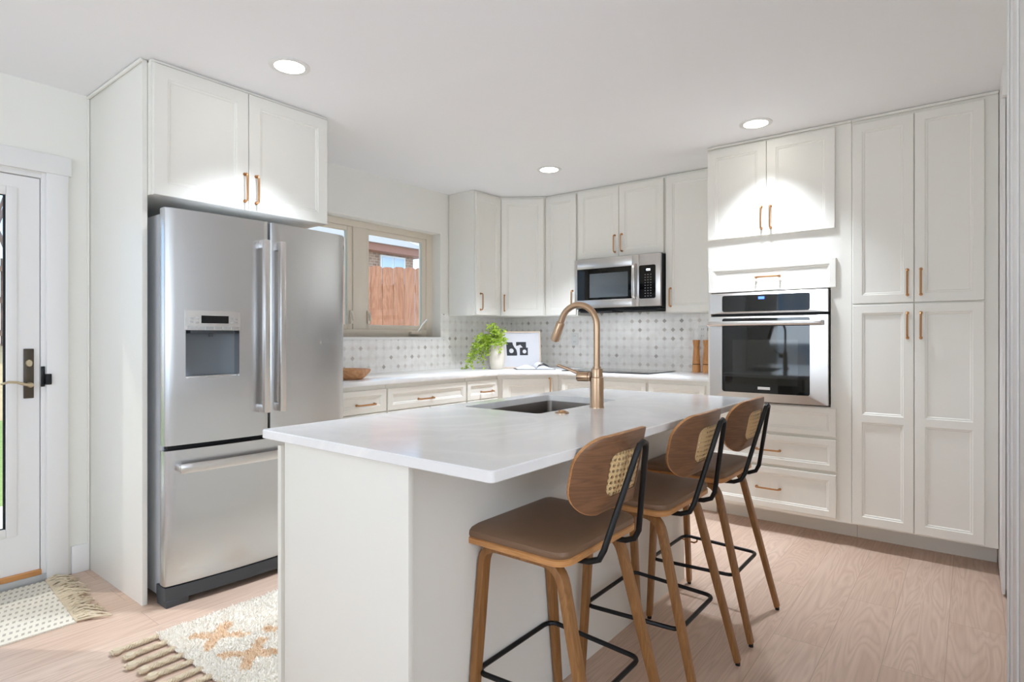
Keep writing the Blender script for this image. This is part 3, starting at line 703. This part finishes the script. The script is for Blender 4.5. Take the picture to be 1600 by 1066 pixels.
R = .086; P = [(bx, by, 1.075), (bx, by, 1.15), (bx, by, 1.22)]+[(bx-R+R*math.cos(a), by, 1.245+R*math.sin(a)) for a in [PI*k/16*.90 for k in range(17)]]
lx, lz = P[-1][0], P[-1][2]; td = Vector(P[-1])-Vector(P[-2]); td.normalize()
P.append(tuple(Vector(P[-1])+td*.012))
MB().tube(P, .0128, 16, side=(0, 1, 0)).build('spout', BRONZE, fa, smooth=True)
e = Vector(P[-1]); 
MB().tube([e, e+td*.004, e+td*.006, e+td*.075, e+td*.082], .0186, 18, [.80, .92, .95, 1.05, 1.0], side=(0, 1, 0)).tube([e+td*.082, e+td*.086], .013, 14, side=(0, 1, 0)).build('spray_head', BRONZE, fa, smooth=True)
hd = Vector((-.93, -.30, 0)).normalized(); hz = Vector((bx, by, 1.038))
hs = MB().tube([hz+hd*.026, hz+hd*.034], .0185, 18).tube([hz+hd*.036, hz+hd*.078, hz+hd*.082], .0195, 18, [1, 1, .9])
hs = hs.build('handle_hub', BRONZE, fa, smooth=True)
q0 = hz+hd*.05+Vector((0, 0, .004)); q1 = hz+hd*.165+Vector((0, 0, .045))
MB().tube([q0, q0.lerp(q1, .5), q1], .0062, 10, [1.25, 1, .85]).build('lever', BRONZE, hs, smooth=True)
bt = thing('air_switch', (2.386, -2.74, .914), 'small round copper air switch button beside the island sink', 'switch')
MB().lathe([(.001, .0), (.0265, .0), (.0265, .003), (.022, .006), (.001, .006)], (2.386, -2.735, .9142), 24).build('ring', BRONZE, bt, smooth=True)
MB().lathe([(.001, .006), (.013, .006), (.013, .010), (.001, .011)], (2.386, -2.735, .9142), 20).build('button', COPPER, bt, smooth=True)
hk = MB().tube([(2.467, -1.80, .215), (2.50, -1.80, .208), (2.535, -1.80, .205), (2.548, -1.80, .213), (2.551, -1.80, .228)], .0042, 8).build('towel_hook', COPPER, None, smooth=True)
tag(hk, 'small bronze hook sticking out low on the far end of the island', 'hook')

# ------------------------------------------------------------------ bar stools
CX = 2.64
def copy_tree(o, parent=None):
    c = o.copy(); COL.objects.link(c); c.parent = parent
    for ch in list(o.children): copy_tree(ch, c)
    return c
def make_stool(cy):
    root = thing('bar_stool', (CX, cy, 0), 'x', 'bar stool', 'bar stools along the island')
    ox, oy = CX, cy
    hw, hd_, rc = .213, .178, .045                   # half width (y), half depth (x)
    def outline(k, z): return [(ox-.004+x, oy+y, z) for x, y in rr(hd_-k, hw-k, max(rc-k*.5, .01), 6)]
    MB().rings([outline(.006, .612), outline(0, .615), outline(0, .629), outline(.004, .632)]).build('seat_board', PLYEDGE, root, smooth=True)
    rg = [outline(.004, .6322), outline(.001, .640), outline(.003, .650), outline(.012, .657), outline(.03, .661), outline(.07, .664), outline(.12, .666)]
    MB().rings(rg).build('seat_cushion', LEATHER, root, smooth=True)
    # bentwood legs: half of an inverted U each
    sec = [(-.017, -.0115), (.017, -.0115), (.017, .0115), (-.017, .0115)]
    for sy in (-1, 1):
        for front in (1, 0):
            xt = -.130 if front else .118; xf = -.131 if front else .277
            yt, yf = .158*sy, (.225 if front else .196)*sy
            P = [Vector((ox+(.0 if not front else 0), oy+yt, .600))]
            topx = ox+xt; foot = Vector((ox+xf, oy+yf, .012)); bend = Vector((topx+(.012 if not front else -.0), oy+yt, .600))
            d1 = (bend-P[0]).normalized(); d2 = (foot-bend).normalized(); r = .055
            a, b = bend-d1*r, bend+d2*r
            P.append(P[0].lerp(a, .6))
            for k in range(7):
                t = k/6; P.append(a*(1-t)**2+bend*2*t*(1-t)+b*t*t)
            for t in (.25, .5, .75, 1): P.append(b.lerp(foot, t))
            sc = [1.0]*9+[1.0, .96, .9, .84]
            leg = MB().sweep(P, sec, (0, 1, 0), sc).build('leg', LEGW, root, bev=.003)
            MB().lathe([(.001, 0), (.009, 0), (.009, .013), (.001, .013)], (foot.x, foot.y, 0), 10).build('glide', BLACK, leg)
    # footrest ring
    zr = .243; P = []
    for x, y in rr(.170, .150, .03, 4, .030, 0):
        yy_ = y*(1.24 if x < 0 else 1.08); P.append((ox+x, oy+yy_, zr))
    MB().tube(P, .0075, 8, closed=True, side=(0, 0, 1)).build('footrest', BLACK, root, smooth=True)
    # curved back shell with a rounded opening
    HW, HH = .182, .104; zc = .838
    def surf(y, z, off):
        w = y/HW; x = .243+.045*((z-zc)/HH)*.45-.070*w*w
        nx = Vector((1, 2*.070*y/HW/HW, -.19)).normalized()
        return tuple(Vector((ox+x, oy+y, z))+nx*off)
    outer = rr(HW, HH, .08, 8); inner = rr(.088, .060, .028, 8)
    rings = []
    def lerp2(t): return [(i[0]*(1-t)+o[0]*t, zc+i[1]*(1-t)+o[1]*t) for i, o in zip(inner, outer)]
    for off in (.0065, -.0065):
        ts = [0, .2, .4, .6, .8, .97, 1] if off > 0 else [1, .97, .8, .6, .4, .2, 0]
        for t in ts: rings.append([surf(y, z, off*(.8 if t == 1 else 1)) for y, z in lerp2(t)])
    back = MB().rings(rings, closed=True).build('backrest', WALNUT, root, smooth=True)
    er = [[surf(y, z, o) for y, z in lerp2(t)] for o, t in ((.0056, 1.001), (.0056, 1.02), (-.0056, 1.02), (-.0056, 1.001))]
    MB().rings(er, closed=True).build('edge_band', PLYEDGE, back, smooth=True)
    cr = []
    for off in (.002, -.002):
        for t in ([.02, .35, .7, 1.0] if off > 0 else [1.0, .7, .35, .02]):
            cr.append([surf(y*t, zc+(z-zc)*t, off) for y, z in lerp2(0)])
    MB().rings(cr).build('cane_panel', CANE, back, smooth=True)
    # black wire hairpin frame behind the back
    def xb(z): return .216+(z-.60)*.225
    P = []
    for sgn in (-1, 1):
        q = [(.06, .104*sgn, .604), (.14, .104*sgn, .603), (.183, .104*sgn, .606), (xb(.62)-.008, .103*sgn, .618), (xb(.645), .101*sgn, .645)]
        for z in (.72, .80, .87, .895): q.append((xb(z), (.101-(z-.645)*.30)*sgn, z))
        P.append(q)
    top = [(xb(.912), -.019, .912), (xb(.918), 0, .919), (xb(.912), .019, .912)]
    pts = [(ox+a, oy+b, c) for a, b, c in P[0]+top+P[1][::-1]]
    MB().tube(pts, .0085, 10).build('back_frame', BLACK, root, smooth=True)
    MB().box(ox+.02, ox+.07, oy-.12, oy-.085, .5995, .6115).box(ox+.02, ox+.07, oy+.085, oy+.12, .5995, .6115).build('bracket', BLACK, root)
    return root
st = make_stool(-3.128)
st.location.x = CX-.028; st['label'] = 'nearest bar stool, wood and cane back with tan seat, at the island corner'
for y, lab in ((-2.575, 'middle bar stool of three, wood and cane back with tan leather seat'),
               (-2.02, 'farthest bar stool, wood and cane back, standing closest to the oven tower')):
    s2 = copy_tree(st); s2.location = (CX, y, 0); s2['label'] = lab

# ------------------------------------------------------------------ things on the counters
bo = MB(); N = 9; cxy = (.40, -2.225); rng = random.Random(3)
prof = [(.085, 0), (.112, .012), (.142, .045), (.150, .062), (.146, .066), (.136, .058), (.10, .022), (.05, .014), (.002, .012)]
rgs = []
for i, (r, z) in enumerate(prof):
    rgs.append([(cxy[0]+r*(1.0)*math.cos(2*PI*(k+(.5 if i in (1,) else 0))/N), cxy[1]+r*.95*math.sin(2*PI*(k+(.5 if i in (1,) else 0))/N), CT+.0005+z) for k in range(N)])
b = bo.rings(rgs).build('wooden_bowl', BOWLW); tag(b, 'faceted pale wooden bowl on the counter beside the refrigerator', 'bowl')
VX, VY = .385, -.685
va = MB().lathe([(.001, 0), (.052, 0), (.060, .012), (.066, .06), (.068, .12), (.066, .17), (.058, .215), (.050, .240), (.050, .262), (.044, .262), (.043, .24), (.05, .2), (.001, .19)], (VX, VY, CT+.0005), 32).build('ceramic_vase', CERAM, smooth=True)
tag(va, 'cream ceramic vase on the corner counter holding green fern stems', 'vase')
fe = thing('fern_sprigs', (VX, VY, CT+.2), 'bright green trailing maidenhair fern in the cream vase', 'plant')
rng = random.Random(11)
VD = Vector((.788, .616, 0))   # along the counter, to the right as seen from the island
def bez(a, b, c, t): return a*(1-t)**2+b*2*t*(1-t)+c*t*t
stems = MB(); lf = MB()
top = Vector((VX, VY, CT+.25))
ends = [(-.27, -.235, .16), (-.25, -.20, .18), (-.22, -.215, .15), (-.20, -.12, .18), (-.24, -.14, .2), (-.16, -.06, .17), (-.19, .0, .16), (-.13, .02, .14), (-.10, -.10, .12), (-.07, .10, .16), (-.04, .135, .2), (-.02, .09, .16), (.03, .05, .1), (.055, .085, .12), (-.15, -.17, .13), (-.12, -.20, .12), (-.21, -.06, .2), (.02, -.09, .1), (-.05, -.12, .1), (-.26, -.24, .1)]
for (du, dz, hgt) in ends:
    fwd = Vector((.616, -.788, 0))*rng.uniform(-.01, .09)
    E_ = top+VD*du+Vector((0, 0, dz))+fwd
    if E_.z < CT+.012: E_.z = CT+.012
    C_ = top+VD*du*.45+Vector((0, 0, hgt*.55))+fwd*.5
    path = [bez(top-Vector((0, 0, .05)), C_, E_, k/10) for k in range(11)]
    stems.tube(path, .0016, 5)
    for k in range(2, 11):
        for q in range(7):
            p = path[k]+Vector((rng.gauss(0, .016), rng.gauss(0, .016), rng.gauss(0, .015)))
            if p.z < CT+.006: p.z = CT+.006+rng.random()*.01
            if p.x < .03: p.x = .03
            dvec = Vector((p.x-VX, p.y-VY, 0))
            if p.z < CT+.27 and dvec.length < .082: 
                dvec = dvec.normalized() if dvec.length > .001 else -VD
                p.x, p.y = VX+dvec.x*.084, VY+dvec.y*.084
            s_ = rng.uniform(.007, .013); a = Vector((rng.gauss(0, 1), rng.gauss(0, 1), rng.gauss(0, .7))).normalized(); b_ = a.orthogonal().normalized(); n_ = a.cross(b_)
            vs = [tuple(p+a*s_*math.cos(w)+b_*s_*.8*math.sin(w)+n_*s_*.18*math.cos(2*w)) for w in [2*PI*z/6 for z in range(6)]]
            vs = [(x, y, max(z, CT+.003)) for x, y, z in vs]
            lf.add(vs, [(0, 1, 2, 3, 4, 5)])
stems.build('stems', STEM, fe, smooth=True); lf.build('leaves', LEAF, fe)

# framed print leaning across the corner
ar = thing('framed_print', (.36, -.36, CT), 'square pale-framed print with black abstract shapes leaning in the corner', 'picture')
a0 = Vector((.352, -.568)); a1 = Vector((.588, -.318))
ud = (a1-a0).normalized(); nd_ = Vector((ud.y, -ud.x)); W = (a1-a0).length; Hh = .325; tilt = .13
# s along, h up the face, d out of the face
def FP(s, d, h): 
    x = a0.x+ud.x*s; y = a0.y+ud.y*s; back = -tilt*h
    return (x+nd_.x*(d+back), y+nd_.y*(d+back), CT+.001+h+.0*d)
MB(FP).box(0, W, -.018, 0, 0, .010).box(0, W, -.018, 0, Hh-.010, Hh).box(0, .010, -.018, 0, .010, Hh-.010).box(W-.010, W, -.018, 0, .010, Hh-.010).build('frame', PALEW, ar)
MB(FP).box(.010, W-.010, -.014, -.006, .010, Hh-.010).build('sheet', PAPER, ar)
def fig(poly, name, mat, d):
    mb = MB(FP); n = len(poly)
    mb.add([(u*W, -.006+d, h*Hh) for u, h in poly]+[(u*W, -.0059, h*Hh) for u, h in poly], [tuple(range(n))]+[(i, (i+1) % n, n+(i+1) % n, n+i) for i in range(n)])
    return mb.build(name, mat, ar)
fig([(.12, .34), (.38, .34), (.385, .40), (.365, .50), (.31, .57), (.275, .64), (.265, .70), (.10, .70)], 'printed_shape', INK, .0008)
fig([(.36, .60), (.36, .71), (.62, .71), (.62, .555), (.665, .555), (.665, .35), (.455, .35), (.455, .55), (.535, .56), (.47, .635), (.40, .61)], 'printed_shape', INK, .0008)
def circ(cu, ch, r): return [(cu+r*math.cos(2*PI*k/24)/W*.325, ch+r*math.sin(2*PI*k/24)) for k in range(24)]
fig(circ(.235, .47, .062), 'printed_dot', PAPER, .0012); fig(circ(.575, .45, .052), 'printed_dot', PAPER, .0012)

# open book
bk = thing('open_book', (.61, -.50, CT), 'open book with white pages lying in front of the framed print', 'book')
bd_ = Vector((.70, .714)).normalized(); bn = Vector((bd_.y, -bd_.x)); bc = Vector((.625, -.478))
def FK(s, d, z): return (bc.x+bd_.x*s+bn.x*d, bc.y+bd_.y*s+bn.y*d, CT+.0008+z)
MB(FK).box(-.165, .165, -.115, .115, 0, .003).build('cover', INK, bk)
for sgn in (-1, 1):
    mb = MB(FK); n = 14
    prof = [(.004+.152*k/n, .006+.030*math.sin(PI*min(1, (k/n)*1.15))**.8*(1-.55*k/n)+.004*(1-k/n)) for k in range(n+1)]
    prof = [(s, max(z, .005)) for s, z in prof]
    rg = [[(sgn*s, d, .0032) for s, z in prof]+[(sgn*s, d, z) for s, z in reversed(prof)] for d in (-.110, .110)]
    mb.rings(rg).build('pages', PAPER, bk, smooth=True)
    if sgn == 1:
        mb = MB(FK); pr2 = [(.004+.120*k/n, .012+.050*math.sin(PI*min(1, k/n*1.0))**.7*(1-.35*k/n)) for k in range(n+1)]
        mb.rings([[(s, d, z) for s, z in pr2]+[(s, d, z+.0012) for s, z in reversed(pr2)] for d in (-.108, .108)]).build('lifted_page', PAPER, bk, smooth=True)

# mills
ms = []
for i, (x, lab) in enumerate(((1.908, 'left wooden pepper mill on the counter near the oven tower'), (1.988, 'right wooden pepper mill, half hidden by the oven tower'))):
    if i == 0:
        t = thing('pepper_mill', (x, -.10, CT), lab, 'pepper mill', 'wooden mills')
        MB().lathe([(.001, 0), (.031, 0), (.0315, .004), (.031, .058), (.030, .06), (.030, .062)], (x, -.10, CT+.0005), 24).build('base', ACACIA, t, smooth=True)
        MB().lathe([(.029, .062), (.0292, .067), (.001, .067)], (x, -.10, CT+.0005), 24).build('joint', BLACK, t, smooth=True)
        MB().lathe([(.001, .067), (.030, .067), (.028, .10), (.0235, .16), (.022, .195), (.001, .195)], (x, -.10, CT+.0005), 24).build('body', ACACIA, t, smooth=True)
        MB().lathe([(.001, .195), (.0205, .195), (.0205, .199), (.022, .20), (.025, .225), (.0275, .248), (.027, .252), (.001, .253)], (x, -.10, CT+.0005), 24).build('grinding_top', ACACIA, t, smooth=True)
        ms.append(t)
    else:
        t = copy_tree(ms[0]); t.location = (x, -.10, CT); t['label'] = lab
# outlets
for (x, y, z, F, lab) in ((.745, 0, 1.18, FB, 'white wall outlet on the tiles left of the cooktop'), (1.925, 0, 1.232, FB, 'white wall outlet on the tiles above the pepper mills')):
    t = thing('wall_outlet', (x, -.007, z), lab, 'outlet', None)
    MB(F).box(x-.036, x+.036, .0065, .011, z-.058, z+.058).build('cover_plate', WHITEP, t, bev=.002)
    q = MB(F)
    for dz in (-.026, .026): q.box(x-.016, x+.016, .0112, .0125, z+dz-.018, z+dz+.018)
    q = q.build('socket', WHITEP, t, bev=.003)
    sl_ = MB(F)
    for dz in (-.026, .026): sl_.box(x-.008, x-.006, .0126, .0129, z+dz-.002, z+dz+.010).box(x+.006, x+.008, .0126, .0129, z+dz-.002, z+dz+.010)
    sl_.build('socket_slots', INK, q)

# ------------------------------------------------------------------ rugs
dm_ = thing('doormat', (.3, -4.2, 0), 'flat woven cream mat with grey dashes and fringe, by the garden door', 'mat')
mb = MB(); ny, nx = 60, 28; vs = []
for j in range(ny+1):
    for i in range(nx+1):
        x = -.0+.615*i/nx+.02; y = -4.75+(.99)*j/ny+.022*(1-i/nx)*0+(.045*(1-i/nx))*(j/ny)
        vs.append((x, y, .007+.0015*math.sin(j*1.1)*math.sin(i*.9)))
top = [(j*(nx+1)+i, j*(nx+1)+i+1, (j+1)*(nx+1)+i+1, (j+1)*(nx+1)+i) for j in range(ny) for i in range(nx)]
nV = len(vs); vs += [(x, y, .0005) for x, y, z in vs]
bot = [tuple(k+nV for k in f[::-1]) for f in top]; side = []
for j in range(ny): side += [(j*(nx+1), (j+1)*(nx+1), (j+1)*(nx+1)+nV, j*(nx+1)+nV), (j*(nx+1)+nx, j*(nx+1)+nx+nV, (j+1)*(nx+1)+nx+nV, (j+1)*(nx+1)+nx)]
for i in range(nx): side += [(i, i+nV, i+1+nV, i+1), (ny*(nx+1)+i, ny*(nx+1)+i+1, ny*(nx+1)+i+1+nV, ny*(nx+1)+i+nV)]
mb.add(vs, top+bot+side).build('woven_body', MATRUG, dm_, smooth=True)
fr_ = MB(); rng = random.Random(5)
for k in range(120):
    x = .024+.61*k/120; y = -3.76+.045*(1-(x-.02)/.615)
    ln = rng.uniform(.05, .115); a = rng.gauss(.2, .5); z0 = .006
    P = [(x, y-.004, z0+.002), (x+ln*.35*math.sin(a)+rng.gauss(0, .006), y+ln*.4, z0+rng.uniform(.004, .016)), (x+ln*.7*math.sin(a)+rng.gauss(0, .012), y+ln*.8, z0+rng.uniform(.0, .012)), (x+ln*math.sin(a)+rng.gauss(0, .02), y+ln*.98, .004+rng.uniform(0, .006))]
    fr_.tube(P, .0042, 5, [1, 1.1, .9, .5])
fr_.build('fringe', ROPE, dm_, smooth=True)['kind'] = 'stuff'

rn = thing('runner_rug', (1.42, -2.9, 0), 'shaggy cream rug with tan crosses and braided tassels, beside the island', 'rug')
RX0, RX1, RY0, RY1 = 1.03, 1.90, -3.60, -2.05
base = MB().box(RX0, RX1, RY0, RY1, .0008, .009)
base.build('rug_body', SHAG, rn)
tf = MB(); rng = random.Random(9)
for k in range(26000):
    x = rng.uniform(RX0-.006, RX1+.004); y = RY0-.004+(RY1-RY0)*rng.random()**1.6
    h = rng.uniform(.012, .024); a = rng.uniform(0, 2*PI); w = rng.uniform(.004, .0075); l = rng.uniform(.002, .012); b_ = rng.uniform(0, 2*PI)
    tx, ty = x+l*math.cos(b_), y+l*math.sin(b_)
    tf.add([(x+w*math.cos(a), y+w*math.sin(a), .008), (x+w*math.cos(a+2.1), y+w*math.sin(a+2.1), .008), (x+w*math.cos(a+4.2), y+w*math.sin(a+4.2), .008), (tx, ty, h)], [(0, 1, 3), (1, 2, 3), (2, 0, 3)])
tf.build('pile', SHAG, rn, smooth=True)['kind'] = 'stuff'
braid = None
for k in range(12):
    x = RX0+.018+k*.074; rng = random.Random(k)
    mb = MB(); ln = .135+rng.uniform(-.012, .012); dx = rng.uniform(-.012, .006)
    n = 30
    for s in range(3):
        P = []
        for i in range(n+1):
            t = i/n; ph = 2*PI*(t*4.5)+s*2*PI/3
            P.append((x+dx*t+.0062*math.sin(ph), RY0-.002-ln*t, .0125+.0045*math.sin(2*ph)))
        mb.tube(P, .0056, 6)
    mb.lathe([(.002, -.0115), (.014, -.009), (.0195, 0), (.015, .009), (.002, .011)], (x+dx, RY0-ln-.004, .0125), 10)
    for q in range(14):
        a = PI+PI*q/13; P = [(x+dx+.008*math.cos(a), RY0-ln-.012, .012), (x+dx+.017*math.cos(a)+rng.gauss(0, .003), RY0-ln-.018+.010*math.sin(a), .009+rng.uniform(0, .008))]
        mb.tube(P, .0028, 5)
    mb.build('braided_tassel', ROPE, rn, smooth=True)

# ------------------------------------------------------------------ outside
def terrain(x, y):
    t = max(0, min(1, (-3.2-x)/4.8)); t = t*t*(3-2*t); u = max(0, min(1, (1.5-y)/2.0)); return -.13+1.2*t*u
gm = MB(); nx, ny = 40, 40; vs = [(-.15-13*i/nx, -9+17*j/ny, terrain(-.15-13*i/nx, -9+17*j/ny)) for j in range(ny+1) for i in range(nx+1)]
gf = [(j*(nx+1)+i, j*(nx+1)+i+1, (j+1)*(nx+1)+i+1, (j+1)*(nx+1)+i) for j in range(ny) for i in range(nx)]
go = gm.add(vs, gf).build('lawn', GRASSM, smooth=True); go['kind'] = 'structure'
go.data.materials.append(STRAW)
for p in go.data.polygons:
    if p.center.x < -5.0: p.material_index = 1
struct('patio', MB().box(-2.1, -.15, -7, 3, -.16, -.06), CONC, bev=.01)
fcl = thing('wooden_fence', (-1.9, .3, -.1), 'reddish brown plank fence just outside the kitchen window', 'fence')
f0 = Vector((-2.45, -.80)); fd = Vector((.29, .53)).normalized()
pk = MB(); k = 0; s = 0; rng = random.Random(2)
while s < 3.4:
    w = .135; q0 = f0+fd*s; q1 = f0+fd*(s+w-.006); nrm = Vector((fd.y, -fd.x))*.018; top = 2.05+rng.uniform(-.012, .012)
    poly = [(q0.x, q0.y), (q1.x, q1.y), (q1.x+nrm.x, q1.y+nrm.y), (q0.x+nrm.x, q0.y+nrm.y)]
    m0, m1 = q0.lerp(q1, .22), q0.lerp(q1, .78)
    poly2 = [(m0.x, m0.y), (m1.x, m1.y), (m1.x+nrm.x, m1.y+nrm.y), (m0.x+nrm.x, m0.y+nrm.y)]
    pk.rings([[(x, y, -.13) for x, y in poly], [(x, y, top-.015) for x, y in poly], [(x, y, top) for x, y in poly2]]); s += w
pk.build('pickets', FENCEW, fcl)
q0, q1 = f0, f0+fd*3.4; nn = Vector((fd.y, -fd.x))*-.05
for z in (.2, 1.0, 1.75): MB().prism([(q0.x, q0.y), (q1.x, q1.y), (q1.x+nn.x, q1.y+nn.y), (q0.x+nn.x, q0.y+nn.y)], z, z+.09).build('rail', FENCEW, fcl)
hs = thing('neighbour_house', (-9, 3.5, -.13), 'brown brick house with pale shingle roof behind the plank fence', 'house')
hw_ = MB().box(-12, -7.0, 2.4, 5.1, -.13, 3.12).build('wall', BRICK, hs)
MB().box(-12.3, -6.72, 2.2, 5.32, 3.12, 3.28).build('fascia', FASCIA, hs)
ex0, ex1, ey0, ey1 = -12.4, -6.65, 2.1, 5.40
MB().add([(ex0, ey0, 3.28), (ex1, ey0, 3.28), (ex1, ey1, 3.28), (ex0, ey1, 3.28), (-9.5, ey0+.9, 4.75), (-9.5, ey1-2.2, 4.75)], [(0, 3, 2, 1), (0, 1, 4), (1, 2, 5, 4), (2, 3, 5), (3, 0, 4, 5)]).build('roof', ROOFM, hs)
wf = MB().box(-7.0, -6.96, 4.08, 4.82, 2.25, 3.08).build('window', TRIMP, hs)
MB().box(-6.958, -6.95, 4.12, 4.43, 2.29, 3.04).box(-6.958, -6.95, 4.47, 4.78, 2.29, 3.04).build('pane', SKYPANE, wf)
fg = thing('garden_fence', (-8, -2.5, 1.0), 'old grey-brown wooden fence at the back of the garden beyond the door', 'fence')
pk = MB(); s = -5.0
while s < .4: pk.box(-8.05, -8.03, s, s+.14, terrain(-8.04, s)-.05, 2.42+.02*math.sin(s*9)); s += .148
pk.build('pickets', FENCED, fg)
MB().box(-8.02, -7.97, -5, .4, 1.22, 1.31).box(-8.02, -7.97, -5, .4, 1.72, 1.81).box(-8.02, -7.97, -5, .4, 2.2, 2.28).build('rail', FENCED, fg)
for y in (-3.4, -2.12, -.9): MB().box(-8.0, -7.88, y-.055, y+.055, terrain(-7.95, y)-.05, 2.5).build('post', FENCED, fg, bev=.005)
tr = thing('garden_tree', (-11, -1.6, 1), 'bare spring tree rising behind the old garden fence', 'tree')
tk = MB(); rng = random.Random(4); cl = MB()
def branch(p, d, l, r, depth):
    e = p+d*l; mid = p.lerp(e, .5)+Vector((rng.gauss(0, .03), rng.gauss(0, .03), 0))*l
    tk.tube([p, mid, e], r, 5, [1, .85, .65])
    if depth == 0:
        for _ in range(10):
            c_ = e+Vector((rng.gauss(0, .18), rng.gauss(0, .18), rng.gauss(0, .18))); s_ = rng.uniform(.03, .06); a = Vector((rng.gauss(0, 1), rng.gauss(0, 1), rng.gauss(0, 1))).normalized(); b_ = a.orthogonal().normalized()
            cl.add([tuple(c_+a*s_), tuple(c_+b_*s_), tuple(c_-a*s_), tuple(c_-b_*s_)], [(0, 1, 2, 3)])
        return
    for _ in range(3):
        nd2 = (d+Vector((rng.gauss(0, .5), rng.gauss(0, .5), rng.gauss(.1, .3)))).normalized(); branch(e, nd2, l*.72, r*.6, depth-1)
branch(Vector((-11, -1.6, .9)), Vector((0, 0, 1)), 1.5, .09, 5)
tk.build('trunk', BARK, tr, smooth=True); cl.build('leaves', CROWN, tr)
